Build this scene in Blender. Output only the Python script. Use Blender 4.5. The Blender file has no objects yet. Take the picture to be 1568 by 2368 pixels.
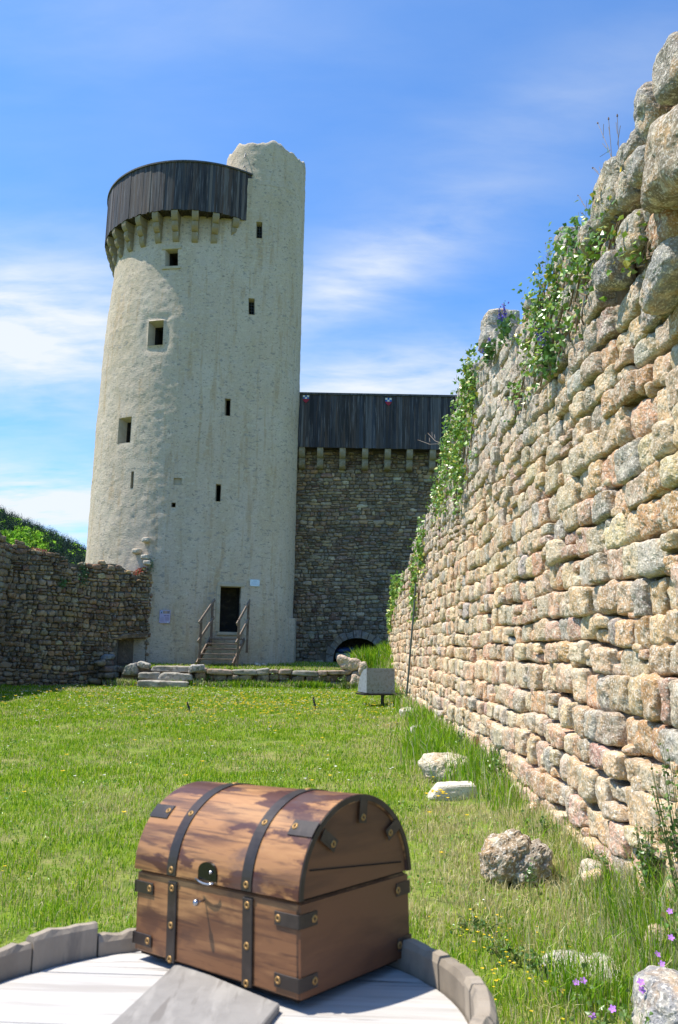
import bpy, math, random
import numpy as np
from mathutils import Matrix, Vector
random.seed(7); RS = np.random.RandomState(11)
R = math.radians
scene = bpy.context.scene
COL = scene.collection

# ------------------------------------------------------------------ camera
cam_d = bpy.data.cameras.new('camera'); cam = bpy.data.objects.new('camera', cam_d); COL.objects.link(cam)
scene.camera = cam
cam_d.sensor_fit = 'VERTICAL'; cam_d.sensor_height = 23.6; cam_d.sensor_width = 15.6
cam_d.lens = 1806.0 / 2368.0 * 23.6
cam_d.clip_start = 0.05; cam_d.clip_end = 4000
PITCH = math.atan(316 / 1806.0)
cam.matrix_world = Matrix.Translation((0, 0, 1.6)) @ Matrix.Rotation(math.pi / 2 + PITCH, 4, 'X') @ Matrix.Rotation(R(1.1), 4, 'Z')
cam_d.dof.use_dof = True; cam_d.dof.focus_distance = 14.0; cam_d.dof.aperture_fstop = 9.0
# ------------------------------------------------------------------ light
SUN_AZ = (-0.998, 0.06); SUN_EL = R(63.5)
sd = Vector((SUN_AZ[0] * math.cos(SUN_EL), SUN_AZ[1] * math.cos(SUN_EL), math.sin(SUN_EL))).normalized()
sun_d = bpy.data.lights.new('sun', 'SUN'); sun = bpy.data.objects.new('sun', sun_d); COL.objects.link(sun)
sun_d.energy = 5.0; sun_d.angle = R(0.53); sun_d.color = (1.0, 0.93, 0.82)
sun.rotation_euler = sd.to_track_quat('Z', 'Y').to_euler()
scene.view_settings.view_transform = 'Standard'; scene.view_settings.look = 'None'
scene.view_settings.gamma = 1.0; scene.view_settings.exposure = 0.62
scene.view_settings.use_curve_mapping = False
# ------------------------------------------------------------------ sky
world = bpy.data.worlds.new('World'); scene.world = world; world.use_nodes = True
def build_world():
    nt = world.node_tree; N = nt.nodes; L = nt.links; N.clear()
    out = N.new('ShaderNodeOutputWorld'); bg = N.new('ShaderNodeBackground')
    sky = N.new('ShaderNodeTexSky'); sky.sky_type = 'NISHITA'; sky.sun_disc = False
    sky.sun_elevation = SUN_EL; sky.sun_rotation = math.atan2(SUN_AZ[0], SUN_AZ[1])
    sky.air_density = 1.0; sky.dust_density = 0.6; sky.ozone_density = 2.2; sky.altitude = 900
    tc = N.new('ShaderNodeTexCoord')
    def math_(op, a, b=None, c=None):
        n = N.new('ShaderNodeMath'); n.operation = op
        for i, v in enumerate((a, b, c)):
            if v is None: continue
            if isinstance(v, (int, float)): n.inputs[i].default_value = v
            else: L.new(v, n.inputs[i])
        return n.outputs[0]
    def dot(v):
        n = N.new('ShaderNodeVectorMath'); n.operation = 'DOT_PRODUCT'; L.new(tc.outputs['Generated'], n.inputs[0]); n.inputs[1].default_value = v
        return n.outputs['Value']
    # cirrus banks: direction, along-axis half size, across half size, roll of the axis, strength
    total = None
    for d, sx, sy, rot, amp in CLOUDS:
        D = Vector(d).normalized(); H = Vector((D.y, -D.x, 0)).normalized(); U = H.cross(D).normalized() * 1.0
        if U.z < 0: U = -U
        c, s = math.cos(R(rot)), math.sin(R(rot))
        A = H * c + U * s; B = -H * s + U * c
        a = math_('DIVIDE', dot(A), sx); 
        # offset so that the centre is zero
        b = math_('DIVIDE', dot(B), sy)
        q = math_('ADD', math_('MULTIPLY', a, a), math_('MULTIPLY', b, b))
        e = math_('MULTIPLY', math_('POWER', 2.718, math_('MULTIPLY', q, -1.0)), amp)
        e = math_('MULTIPLY', e, math_('GREATER_THAN', dot(D), 0.0))
        total = e if total is None else math_('ADD', total, e)
    # streaky noise on a plane high overhead
    sep = N.new('ShaderNodeSeparateXYZ'); L.new(tc.outputs['Generated'], sep.inputs[0])
    zz = math_('ADD', math_('MAXIMUM', sep.outputs[2], 0.0), 0.18)
    cb = N.new('ShaderNodeCombineXYZ')
    L.new(math_('DIVIDE', sep.outputs[0], zz), cb.inputs[0]); L.new(math_('DIVIDE', sep.outputs[1], zz), cb.inputs[1])
    mp = N.new('ShaderNodeMapping'); L.new(cb.outputs[0], mp.inputs[0]); mp.inputs['Rotation'].default_value = (0, 0, R(22)); mp.inputs['Scale'].default_value = (1.0, 2.6, 1)
    n1 = N.new('ShaderNodeTexNoise'); L.new(mp.outputs[0], n1.inputs['Vector']); n1.inputs['Scale'].default_value = 1.3; n1.inputs['Detail'].default_value = 9; n1.inputs['Roughness'].default_value = 0.55; n1.inputs['Distortion'].default_value = 0.5
    n2 = N.new('ShaderNodeTexNoise'); L.new(mp.outputs[0], n2.inputs['Vector']); n2.inputs['Scale'].default_value = 6.0; n2.inputs['Detail'].default_value = 6; n2.inputs['Roughness'].default_value = 0.6; n2.inputs['Distortion'].default_value = 0.3
    nn = math_('ADD', math_('MULTIPLY', n1.outputs[0], 0.75), math_('MULTIPLY', n2.outputs[0], 0.25))
    nn = math_('MULTIPLY', math_('SUBTRACT', nn, 0.36), 3.2)
    nc = N.new('ShaderNodeClamp'); L.new(nn, nc.inputs[0])
    cov = math_('MULTIPLY', math_('ADD', total, 0.05), math_('ADD', math_('MULTIPLY', nc.outputs[0], 0.85), 0.15))
    # low horizon veil
    veil = math_('MULTIPLY', math_('POWER', 2.718, math_('MULTIPLY', sep.outputs[2], -6.0)), 0.55)
    cov = math_('ADD', cov, math_('MULTIPLY', veil, math_('ADD', nc.outputs[0], 0.35)))
    cc = N.new('ShaderNodeClamp'); L.new(cov, cc.inputs[0]); cc.inputs['Max'].default_value = 0.96
    tint = N.new('ShaderNodeMix'); tint.data_type = 'RGBA'; tint.blend_type = 'MULTIPLY'; tint.inputs[0].default_value = 1.0
    L.new(sky.outputs[0], tint.inputs[6]); tint.inputs[7].default_value = SKY_TINT
    mix = N.new('ShaderNodeMix'); mix.data_type = 'RGBA'
    L.new(cc.outputs[0], mix.inputs[0]); L.new(tint.outputs[2], mix.inputs[6]); mix.inputs[7].default_value = CLOUD_COL
    L.new(mix.outputs[2], bg.inputs[0]); bg.inputs[1].default_value = SKY_STRENGTH
    L.new(bg.outputs[0], out.inputs[0])
SKY_STRENGTH = 0.15
SKY_TINT = (0.50, 0.87, 1.20, 1)
CLOUD_COL = (3.9, 4.15, 4.3, 1)
CLOUDS = [((-0.35, 0.862, 0.367), 0.15, 0.080, 10, 1.7),
          ((-0.372, 0.914, 0.163), 0.16, 0.040, 4, 1.6),
          ((0.03, 0.888, 0.455), 0.16, 0.045, 24, 1.1),
          ((0.06, 0.938, 0.335), 0.19, 0.042, 6, 1.3),
          ((0.25, 0.80, 0.62), 0.20, 0.05, 14, 0.25),
          ((-0.25, 0.72, 0.70), 0.30, 0.10, 10, 0.2)]
build_world()

# ------------------------------------------------------------------ helpers
def tag(o, label=None, cat=None, group=None, kind=None):
    if label: o['label'] = label
    if cat: o['category'] = cat
    if group: o['group'] = group
    if kind: o['kind'] = kind
    return o
def empty(name, loc, label, cat, group=None, rz=0):
    o = bpy.data.objects.new(name, None); COL.objects.link(o); o.location = loc; o.rotation_euler = (0, 0, rz)
    o.empty_display_size = 0.2
    return tag(o, label, cat, group)
def hsh(i, j, k, seed):
    n = (i.astype(np.int64) * 73856093) ^ (j.astype(np.int64) * 19349663) ^ (k.astype(np.int64) * 83492791) ^ (seed * 2654435761)
    n = (n ^ (n >> 13)) & 0x7fffffff
    n = (n * 1103515245 + 12345) & 0x7fffffff
    n = (n ^ (n >> 15)) & 0x7fffffff
    n = (n * 69069 + 1) & 0x7fffffff
    return ((n >> 8) & 0xffff) / 32767.5 - 1.0
def vn(P, seed=0):
    F = np.floor(P); f = P - F; f = f * f * (3 - 2 * f); I = F.astype(np.int64)
    r = 0
    for a in (0, 1):
        wa = f[..., 0] if a else 1 - f[..., 0]
        for b in (0, 1):
            wb = f[..., 1] if b else 1 - f[..., 1]
            for c in (0, 1):
                wc = f[..., 2] if c else 1 - f[..., 2]
                r = r + wa * wb * wc * hsh(I[..., 0] + a, I[..., 1] + b, I[..., 2] + c, seed)
    return r
def fbm(P, oct=3, seed=0, gain=0.5):
    r = 0; a = 1.0
    for o in range(oct):
        r = r + a * vn(P * (2.03 ** o), seed + o * 17); a *= gain
    return r
def sst(a, b, x):
    t = np.clip((x - a) / (b - a), 0, 1); return t * t * (3 - 2 * t)

class MB:
    def __init__(s): s.V = []; s.Q = []; s.T = []; s.C = []; s.n = 0
    def add(s, V, Q=None, T=None, col=None):
        V = np.asarray(V, float).reshape(-1, 3)
        if Q is not None and len(Q): s.Q.append(np.asarray(Q, np.int64).reshape(-1, 4) + s.n)
        if T is not None and len(T): s.T.append(np.asarray(T, np.int64).reshape(-1, 3) + s.n)
        if col is None: col = (1, 1, 1)
        c = np.asarray(col, float)
        if c.ndim == 1: c = np.repeat(c[None, :3], len(V), 0)
        s.V.append(V); s.C.append(c); s.n += len(V); return s
    def box(s, c, h, col=None, rot=None, bev=0.0):
        """box of centre c and half sizes h; rot = 3x3; small chamfer if bev"""
        h = np.asarray(h, float)
        if bev <= 0:
            V = np.array([[x, y, z] for x in (-1, 1) for y in (-1, 1) for z in (-1, 1)], float) * h
            Q = [[0, 1, 3, 2], [4, 6, 7, 5], [0, 4, 5, 1], [2, 3, 7, 6], [0, 2, 6, 4], [1, 5, 7, 3]]; T = None
        else:
            b = min(bev, h.min() * 0.9); V = []; idx = {}
            for x in (-1, 1):
                for y in (-1, 1):
                    for z in (-1, 1):
                        for a in range(3):
                            p = np.array([x, y, z]) * (h - b); p[a] += (x, y, z)[a] * b
                            idx[(x, y, z, a)] = len(V); V.append(p)
            Q = []; T = []
            for a in range(3):
                o = [i for i in range(3) if i != a]
                for sg in (-1, 1):
                    q = []
                    for u, v in ((-1, -1), (1, -1), (1, 1), (-1, 1)):
                        k = [0, 0, 0]; k[a] = sg; k[o[0]] = u; k[o[1]] = v; q.append(idx[(*k, a)])
                    if (sg > 0) == (a == 1): q = q[::-1]
                    Q.append(q)
            for a in range(3):
                o = [i for i in range(3) if i != a]
                for u in (-1, 1):
                    for v in (-1, 1):
                        q = []
                        for w, ax in ((-1, o[0]), (1, o[0]), (1, o[1]), (-1, o[1])):
                            k = [0, 0, 0]; k[a] = w; k[o[0]] = u; k[o[1]] = v; q.append(idx[(*k, ax)])
                        Q.append(q)
            for x in (-1, 1):
                for y in (-1, 1):
                    for z in (-1, 1): T.append([idx[(x, y, z, a)] for a in range(3)])
            V = np.array(V)
        if rot is not None: V = V @ np.asarray(rot).T
        return s.add(V + np.asarray(c, float), Q, T, col)
    def beam(s, a, b, w, t, up=(0, 0, 1), col=None, bev=0.0):
        a = Vector(a); b = Vector(b); d = (b - a); L = d.length; d.normalize()
        sx = d.cross(Vector(up)).normalized(); uz = sx.cross(d)
        M = np.array([[d.x, sx.x, uz.x], [d.y, sx.y, uz.y], [d.z, sx.z, uz.z]])
        return s.box((a + b) / 2, (L / 2, w / 2, t / 2), col, M, bev)
    def tube(s, pts, r, n=8, col=None, cap=True):
        pts = [Vector(p) for p in pts]; rs = r if hasattr(r, '__len__') else [r] * len(pts)
        V = []; prev = None
        for i, p in enumerate(pts):
            d = (pts[min(i + 1, len(pts) - 1)] - pts[max(i - 1, 0)]).normalized()
            if prev is None: prev = d.cross(Vector((0.3, 0.2, 1) if abs(d.z) < 0.9 else (1, 0, 0))).normalized()
            a = (prev - d * prev.dot(d)).normalized(); prev = a; b = d.cross(a)
            for k in range(n):
                t = 2 * math.pi * k / n; V.append(p + (a * math.cos(t) + b * math.sin(t)) * rs[i])
        Q = [[i * n + k, i * n + (k + 1) % n, (i + 1) * n + (k + 1) % n, (i + 1) * n + k] for i in range(len(pts) - 1) for k in range(n)]
        T = []
        if cap:
            m = len(V); V += [pts[0], pts[-1]]
            T += [[m, (k + 1) % n, k] for k in range(n)] + [[m + 1, (len(pts) - 1) * n + k, (len(pts) - 1) * n + (k + 1) % n] for k in range(n)]
        return s.add([tuple(v) for v in V], Q, T, col)
    def lathe(s, prof, n=16, M=None, col=None):
        V = []; m = len(prof)
        for k in range(n):
            t = 2 * math.pi * k / n
            V += [(r_ * math.cos(t), r_ * math.sin(t), z_) for r_, z_ in prof]
        Q = [[k * m + i, ((k + 1) % n) * m + i, ((k + 1) % n) * m + i + 1, k * m + i + 1] for k in range(n) for i in range(m - 1)]
        V = np.array(V)
        if M is not None: V = V @ np.array(M.to_3x3()).T + np.array(M.translation)
        return s.add(V, Q, None, col)
    def prism(s, poly, ax, lo, hi, col=None, M=None):
        """extrude a 2D polygon (convex-ish) along axis ax"""
        n = len(poly); V = []
        for e in (lo, hi):
            for u, v in poly:
                p = [u, v]; p.insert(ax, e); V.append(p)
        Q = [[i, (i + 1) % n, n + (i + 1) % n, n + i] for i in range(n)]
        c = np.mean(np.array(poly), 0); V2 = []
        for e in (lo, hi):
            p = list(c); p.insert(ax, e); V2.append(p)
        T = [[2 * n, (i + 1) % n, i] for i in range(n)] + [[2 * n + 1, n + i, n + (i + 1) % n] for i in range(n)]
        V = np.array(V + V2)
        if M is not None: V = V @ np.asarray(M).T
        return s.add(V, Q, T, col)
    def build(s, name, mat, parent=None, smooth=False, angle=None):
        V = np.concatenate(s.V); C = np.concatenate(s.C)
        Q = np.concatenate(s.Q) if s.Q else np.zeros((0, 4), np.int64); T = np.concatenate(s.T) if s.T else np.zeros((0, 3), np.int64)
        me = bpy.data.meshes.new(name)
        nl = Q.size + T.size; npoly = len(Q) + len(T)
        me.vertices.add(len(V)); me.vertices.foreach_set('co', V.astype(np.float32).ravel())
        me.loops.add(nl); me.loops.foreach_set('vertex_index', np.concatenate([Q.ravel(), T.ravel()]).astype(np.int32))
        me.polygons.add(npoly)
        ls = np.concatenate([np.arange(len(Q)) * 4, Q.size + np.arange(len(T)) * 3]).astype(np.int32)
        me.polygons.foreach_set('loop_start', ls)
        try: me.polygons.foreach_set('loop_total', np.concatenate([np.full(len(Q), 4), np.full(len(T), 3)]).astype(np.int32))
        except Exception: pass
        me.polygons.foreach_set('use_smooth', np.full(npoly, smooth))
        at = me.color_attributes.new('Col', 'FLOAT_COLOR', 'POINT')
        at.data.foreach_set('color', np.concatenate([C, np.ones((len(C), 1))], 1).astype(np.float32).ravel())
        me.update(calc_edges=True); me.validate()
        me.materials.append(mat)
        o = bpy.data.objects.new(name, me); COL.objects.link(o)
        if parent is not None: o.parent = parent
        return o

def rel(o):   # world-space mesh under an Empty that is not at the origin
    o.matrix_parent_inverse = o.parent.matrix_basis.inverted(); return o
def copy_obj(o, parent=None):
    c = o.copy(); COL.objects.link(c)
    if parent is not None: c.parent = parent
    return c

# ------------------------------------------------------------------ materials
def material(name, base=(0.5, 0.5, 0.5), attr=False, layers=(), rough=0.85, bumps=(), metal=0.0, coord='Object', spec=0.3, trans=0.0, hue=None):
    """layers: (colour, noise scale, (sx,sy,sz), lo, hi, amount[, detail]);  bumps: (scale, (sx,sy,sz), strength, distance)"""
    m = bpy.data.materials.new(name); m.use_nodes = True
    nt = m.node_tree; N = nt.nodes; L = nt.links; b = N['Principled BSDF']
    tc = N.new('ShaderNodeTexCoord'); co = tc.outputs[coord]
    def noise(scale, st, detail=5, rg=0.55, dist=0.0):
        mp = N.new('ShaderNodeMapping'); L.new(co, mp.inputs[0]); mp.inputs['Scale'].default_value = st
        n = N.new('ShaderNodeTexNoise'); L.new(mp.outputs[0], n.inputs['Vector']); n.inputs['Scale'].default_value = scale
        n.inputs['Detail'].default_value = detail; n.inputs['Roughness'].default_value = rg; n.inputs['Distortion'].default_value = dist
        return n.outputs[0]
    if attr:
        a = N.new('ShaderNodeAttribute'); a.attribute_name = 'Col'; cur = a.outputs['Color']
    else:
        rgb = N.new('ShaderNodeRGB'); rgb.outputs[0].default_value = (*base, 1); cur = rgb.outputs[0]
    for i, ly in enumerate(layers):
        col, sc, st, lo, hi, amt = ly[:6]; det = ly[6] if len(ly) > 6 else 5
        n = noise(sc, st, det, 0.6, 0.3)
        mr = N.new('ShaderNodeMapRange'); mr.inputs['From Min'].default_value = lo; mr.inputs['From Max'].default_value = hi
        mr.inputs['To Min'].default_value = 0; mr.inputs['To Max'].default_value = amt; L.new(n, mr.inputs[0])
        mx = N.new('ShaderNodeMix'); mx.data_type = 'RGBA'
        if isinstance(col, float): mx.blend_type = 'MULTIPLY'; c4 = (col, col, col, 1)
        elif len(col) == 4: mx.blend_type = 'MULTIPLY'; c4 = (*col[:3], 1)
        else: c4 = (*col, 1)
        L.new(mr.outputs[0], mx.inputs[0]); L.new(cur, mx.inputs[6]); mx.inputs[7].default_value = c4; cur = mx.outputs[2]
    L.new(cur, b.inputs['Base Color'])
    b.inputs['Roughness'].default_value = rough; b.inputs['Metallic'].default_value = metal
    b.inputs['Specular IOR Level'].default_value = spec
    prev = None
    for sc, st, stg, dist in bumps:
        bp = N.new('ShaderNodeBump'); bp.inputs['Strength'].default_value = stg; bp.inputs['Distance'].default_value = dist
        L.new(noise(sc, st, 6, 0.65), bp.inputs['Height'])
        if prev is not None: L.new(prev, bp.inputs['Normal'])
        prev = bp.outputs[0]
    if prev is not None: L.new(prev, b.inputs['Normal'])
    if trans > 0:
        t = N.new('ShaderNodeBsdfTranslucent'); L.new(cur, t.inputs[0]); ms = N.new('ShaderNodeMixShader'); ms.inputs[0].default_value = trans
        L.new(b.outputs[0], ms.inputs[1]); L.new(t.outputs[0], ms.inputs[2]); L.new(ms.outputs[0], N['Material Output'].inputs[0])
    return m
ONE = (1, 1, 1)
M = {}
M['stone'] = material('granite', attr=True, rough=0.92, layers=[
    ((0.62, 0.56, 0.5, 0), 2.6, ONE, 0.48, 0.66, 0.45), ((0.68, 0.43, 0.20), 5.0, ONE, 0.52, 0.62, 0.55),
    ((0.38, 0.35, 0.29), 7.0, ONE, 0.54, 0.65, 0.5, 8), ((0.80, 0.72, 0.55), 12.0, ONE, 0.51, 0.62, 0.5, 8), ((0.20, 0.16, 0.12), 38.0, ONE, 0.56, 0.64, 0.60), ((0.88, 0.82, 0.72), 55.0, ONE, 0.53, 0.61, 0.65)],
    bumps=[(16, ONE, 0.7, 0.04), (55, ONE, 0.8, 0.02), (150, ONE, 0.7, 0.007)])
M['mortar'] = material('earthy_mortar', (0.20, 0.14, 0.085), rough=0.95, layers=[((0.16, 0.12, 0.09), 5, ONE, 0.45, 0.65, 0.7), ((0.40, 0.36, 0.28), 17, ONE, 0.55, 0.7, 0.6)], bumps=[(25, ONE, 0.8, 0.03)])
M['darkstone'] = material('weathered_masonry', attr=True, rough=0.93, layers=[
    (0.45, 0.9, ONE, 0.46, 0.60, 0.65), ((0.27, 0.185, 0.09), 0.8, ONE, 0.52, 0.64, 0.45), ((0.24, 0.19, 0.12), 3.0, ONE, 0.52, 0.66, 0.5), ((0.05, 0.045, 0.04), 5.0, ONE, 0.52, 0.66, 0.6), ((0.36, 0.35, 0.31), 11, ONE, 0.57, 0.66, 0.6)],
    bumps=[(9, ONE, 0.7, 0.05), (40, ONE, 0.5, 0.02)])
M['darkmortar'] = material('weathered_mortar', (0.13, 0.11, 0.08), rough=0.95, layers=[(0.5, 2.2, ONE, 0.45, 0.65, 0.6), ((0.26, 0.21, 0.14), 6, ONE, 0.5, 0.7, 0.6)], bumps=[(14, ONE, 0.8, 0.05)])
M['plaster'] = material('lime_plaster', (0.50, 0.418, 0.318), rough=0.93, layers=[
    ((0.45, 0.37, 0.255), 0.9, (1, 1, 0.25), 0.46, 0.62, 0.7, 6), ((0.53, 0.465, 0.37), 0.6, (1, 1, 0.5), 0.48, 0.7, 0.8, 6),
    ((0.42, 0.365, 0.30), 2.2, (1, 1, 0.18), 0.55, 0.75, 0.55, 6), ((0.38, 0.27, 0.15), 3.2, (1, 1, 0.10), 0.54, 0.66, 0.55, 6),
    ((0.27, 0.255, 0.225), 3.6, (1, 1, 1.9), 0.60, 0.66, 0.75, 3), ((0.21, 0.19, 0.16), 6.5, (1, 1, 1.7), 0.62, 0.68, 0.75, 2), ((0.59, 0.53, 0.39), 5.0, (1, 1, 1.6), 0.54, 0.66, 0.5, 6), (0.75, 14, ONE, 0.48, 0.66, 0.5)],
    bumps=[(3.5, (1, 1, 1.7), 0.35, 0.06), (9.0, (1, 1, 1.6), 0.6, 0.04), (28, ONE, 0.6, 0.02)])
M['oldwood'] = material('tarred_boards', attr=True, rough=0.7, spec=0.35, layers=[
    (0.3, 1.3, (5, 5, 0.35), 0.47, 0.60, 0.75, 6), ((0.17, 0.17, 0.185), 2.2, (9, 9, 0.3), 0.55, 0.66, 0.65, 6), ((0.11, 0.07, 0.045), 1.6, (6, 6, 0.3), 0.55, 0.66, 0.5)],
    bumps=[(6, (8, 8, 0.3), 0.4, 0.01)])
M['graywood'] = material('grey_weathered_timber', attr=True, rough=0.8, layers=[(0.55, 9, (1, 6, 1), 0.45, 0.7, 0.5), ((0.30, 0.26, 0.21), 5, ONE, 0.5, 0.7, 0.5)], bumps=[(30, (1, 5, 5), 0.4, 0.006)])
M['soil'] = material('dry_turf_soil', (0.17, 0.24, 0.025), rough=1.0, layers=[
    ((0.30, 0.26, 0.11), 1.1, ONE, 0.45, 0.68, 0.8), ((0.055, 0.09, 0.018), 3.7, ONE, 0.45, 0.65, 0.6), ((0.26, 0.21, 0.12), 9, ONE, 0.56, 0.7, 0.5), (0.5, 40, ONE, 0.45, 0.65, 0.5)], bumps=[(20, ONE, 0.8, 0.04)])
M['blade'] = material('grass_blades', attr=True, rough=0.7, trans=0.40, spec=0.10)
M['leaf'] = material('ivy_leaves', attr=True, rough=0.35, spec=0.5, trans=0.18)
M['petal'] = material('petals', attr=True, rough=0.6, trans=0.2)
M['stem'] = material('dry_stems', attr=True, rough=0.8)
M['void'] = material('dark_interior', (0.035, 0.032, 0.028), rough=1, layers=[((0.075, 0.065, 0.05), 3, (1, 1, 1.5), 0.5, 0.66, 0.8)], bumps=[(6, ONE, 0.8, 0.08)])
M['galv'] = material('galvanised_sheet', (0.22, 0.26, 0.30), rough=0.6, metal=0.0, spec=0.5, layers=[((0.15, 0.16, 0.165), 14, ONE, 0.5, 0.62, 0.7, 2), ((0.27, 0.29, 0.30), 30, ONE, 0.56, 0.66, 0.5)])
M['darkmetal'] = material('dark_iron', (0.05, 0.05, 0.052), rough=0.5, metal=0.6)
M['hilltree'] = material('forest_foliage', attr=True, rough=0.9, trans=0.1)
M['hill'] = material('hill_soil', (0.06, 0.10, 0.025), rough=1, layers=[((0.035, 0.06, 0.02), 0.04, ONE, 0.4, 0.6, 0.8)])

STONE_PAL = np.array([0.98, 0.885, 0.79]) * np.array([(0.60, 0.37, 0.22), (0.46, 0.44, 0.40), (0.62, 0.42, 0.33), (0.66, 0.51, 0.31), (0.60, 0.48, 0.31), (0.70, 0.55, 0.35), (0.56, 0.47, 0.33), (0.60, 0.40, 0.21), (0.48, 0.43, 0.335), (0.66, 0.47, 0.28), (0.66, 0.56, 0.40), (0.60, 0.39, 0.27), (0.53, 0.46, 0.35), (0.70, 0.57, 0.37), (0.62, 0.50, 0.32), (0.66, 0.53, 0.34)])
DARK_PAL = 0.80 * np.array([1.08, 1.0, 0.88]) * np.array([(0.29, 0.25, 0.19), (0.235, 0.215, 0.18), (0.21, 0.17, 0.135), (0.33, 0.27, 0.18), (0.255, 0.185, 0.14), (0.19, 0.185, 0.17), (0.36, 0.33, 0.27), (0.265, 0.235, 0.19), (0.22, 0.16, 0.135), (0.31, 0.235, 0.16)])  # darkened and warmed to deepen the shade on these walls

# ------------------------------------------------------------------ stones
_tpl = {}
def stone_tpl(n, back=False):
    """cube-sphere grid on [-1,1]^3, without the +y back face unless asked"""
    k = (n, back)
    if k in _tpl: return _tpl[k]
    V = []; Q = []; idx = {}
    def vid(p):
        key = tuple(np.round(p, 5))
        if key not in idx: idx[key] = len(V); V.append(p)
        return idx[key]
    g = np.tan(np.linspace(-1, 1, n + 1) * math.pi / 4)
    for a in range(3):
        for sg in (-1, 1):
            if a == 1 and sg == 1 and not back: continue
            o = [i for i in range(3) if i != a]
            for i in range(n):
                for j in range(n):
                    q = []
                    for u, v in ((i, j), (i + 1, j), (i + 1, j + 1), (i, j + 1)):
                        p = [0, 0, 0]; p[a] = sg; p[o[0]] = g[u]; p[o[1]] = g[v]; q.append(vid(tuple(p)))
                    if (sg > 0) == (a == 1): q = q[::-1]
                    Q.append(q)
    _tpl[k] = (np.array(V, float), np.array(Q)); return _tpl[k]
def stones(mb, C, Hf, frame, n, cols, pw, amp=0.03, freq=7.0, back=False, tilt=0.06, seed=0, colvar=0.0, oct=4, taper=0.16, ridge=0.0):
    """C (k,3) centres, Hf (k,3) half sizes in the frame (along, out, up); frame 3x3 columns"""
    V, Q = stone_tpl(n, back); k = len(C)
    if k == 0: return
    pw = np.asarray(pw).reshape(k, 1)
    nrm = (np.abs(V)[None] ** pw[..., None]).sum(-1) ** (1 / pw)
    U = V[None] / nrm[..., None]
    # taper and skew each stone a little so that outlines differ
    tp = RS.uniform(-taper, taper, (k, 4))
    X = U[..., 0] * (1 + tp[:, :1] * U[..., 2]) + tp[:, 2:3] * 0.6 * U[..., 2]
    Z = U[..., 2] * (1 + tp[:, 1:2] * U[..., 0]) + tp[:, 3:4] * 0.5 * U[..., 0]
    P = np.stack([X, U[..., 1], Z], -1) * Hf[:, None, :]
    th = RS.normal(0, tilt, k); c, s = np.cos(th)[:, None], np.sin(th)[:, None]
    P = np.stack([P[..., 0] * c - P[..., 2] * s, P[..., 1], P[..., 0] * s + P[..., 2] * c], -1)
    D = U / np.linalg.norm(U, axis=-1, keepdims=True)
    W = P @ frame.T + C[:, None, :]; DW = D @ frame.T
    off = RS.uniform(-50, 50, (k, 1, 3))
    h = fbm((W + off) * freq, oct, seed, 0.58)
    if ridge: h = h - ridge * np.maximum(0, 1 - 5 * np.abs(vn((W + off) * freq * 1.3, seed + 9))) - 0.6 * ridge * np.maximum(0, 1 - 4 * np.abs(vn((W + off) * freq * 3.1, seed + 19)))
    W = W + DW * (h * amp)[..., None]
    cc = np.repeat(cols[:, None, :], len(V), 1)
    if colvar: cc = cc * (1 + colvar * vn((W + off) * freq * 0.6, seed + 5))[..., None]
    Qs = (Q[None] + (np.arange(k) * len(V))[:, None, None]).reshape(-1, 4)
    mb.add(W.reshape(-1, 3), Qs, None, np.clip(cc.reshape(-1, 3), 0, 1))
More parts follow.
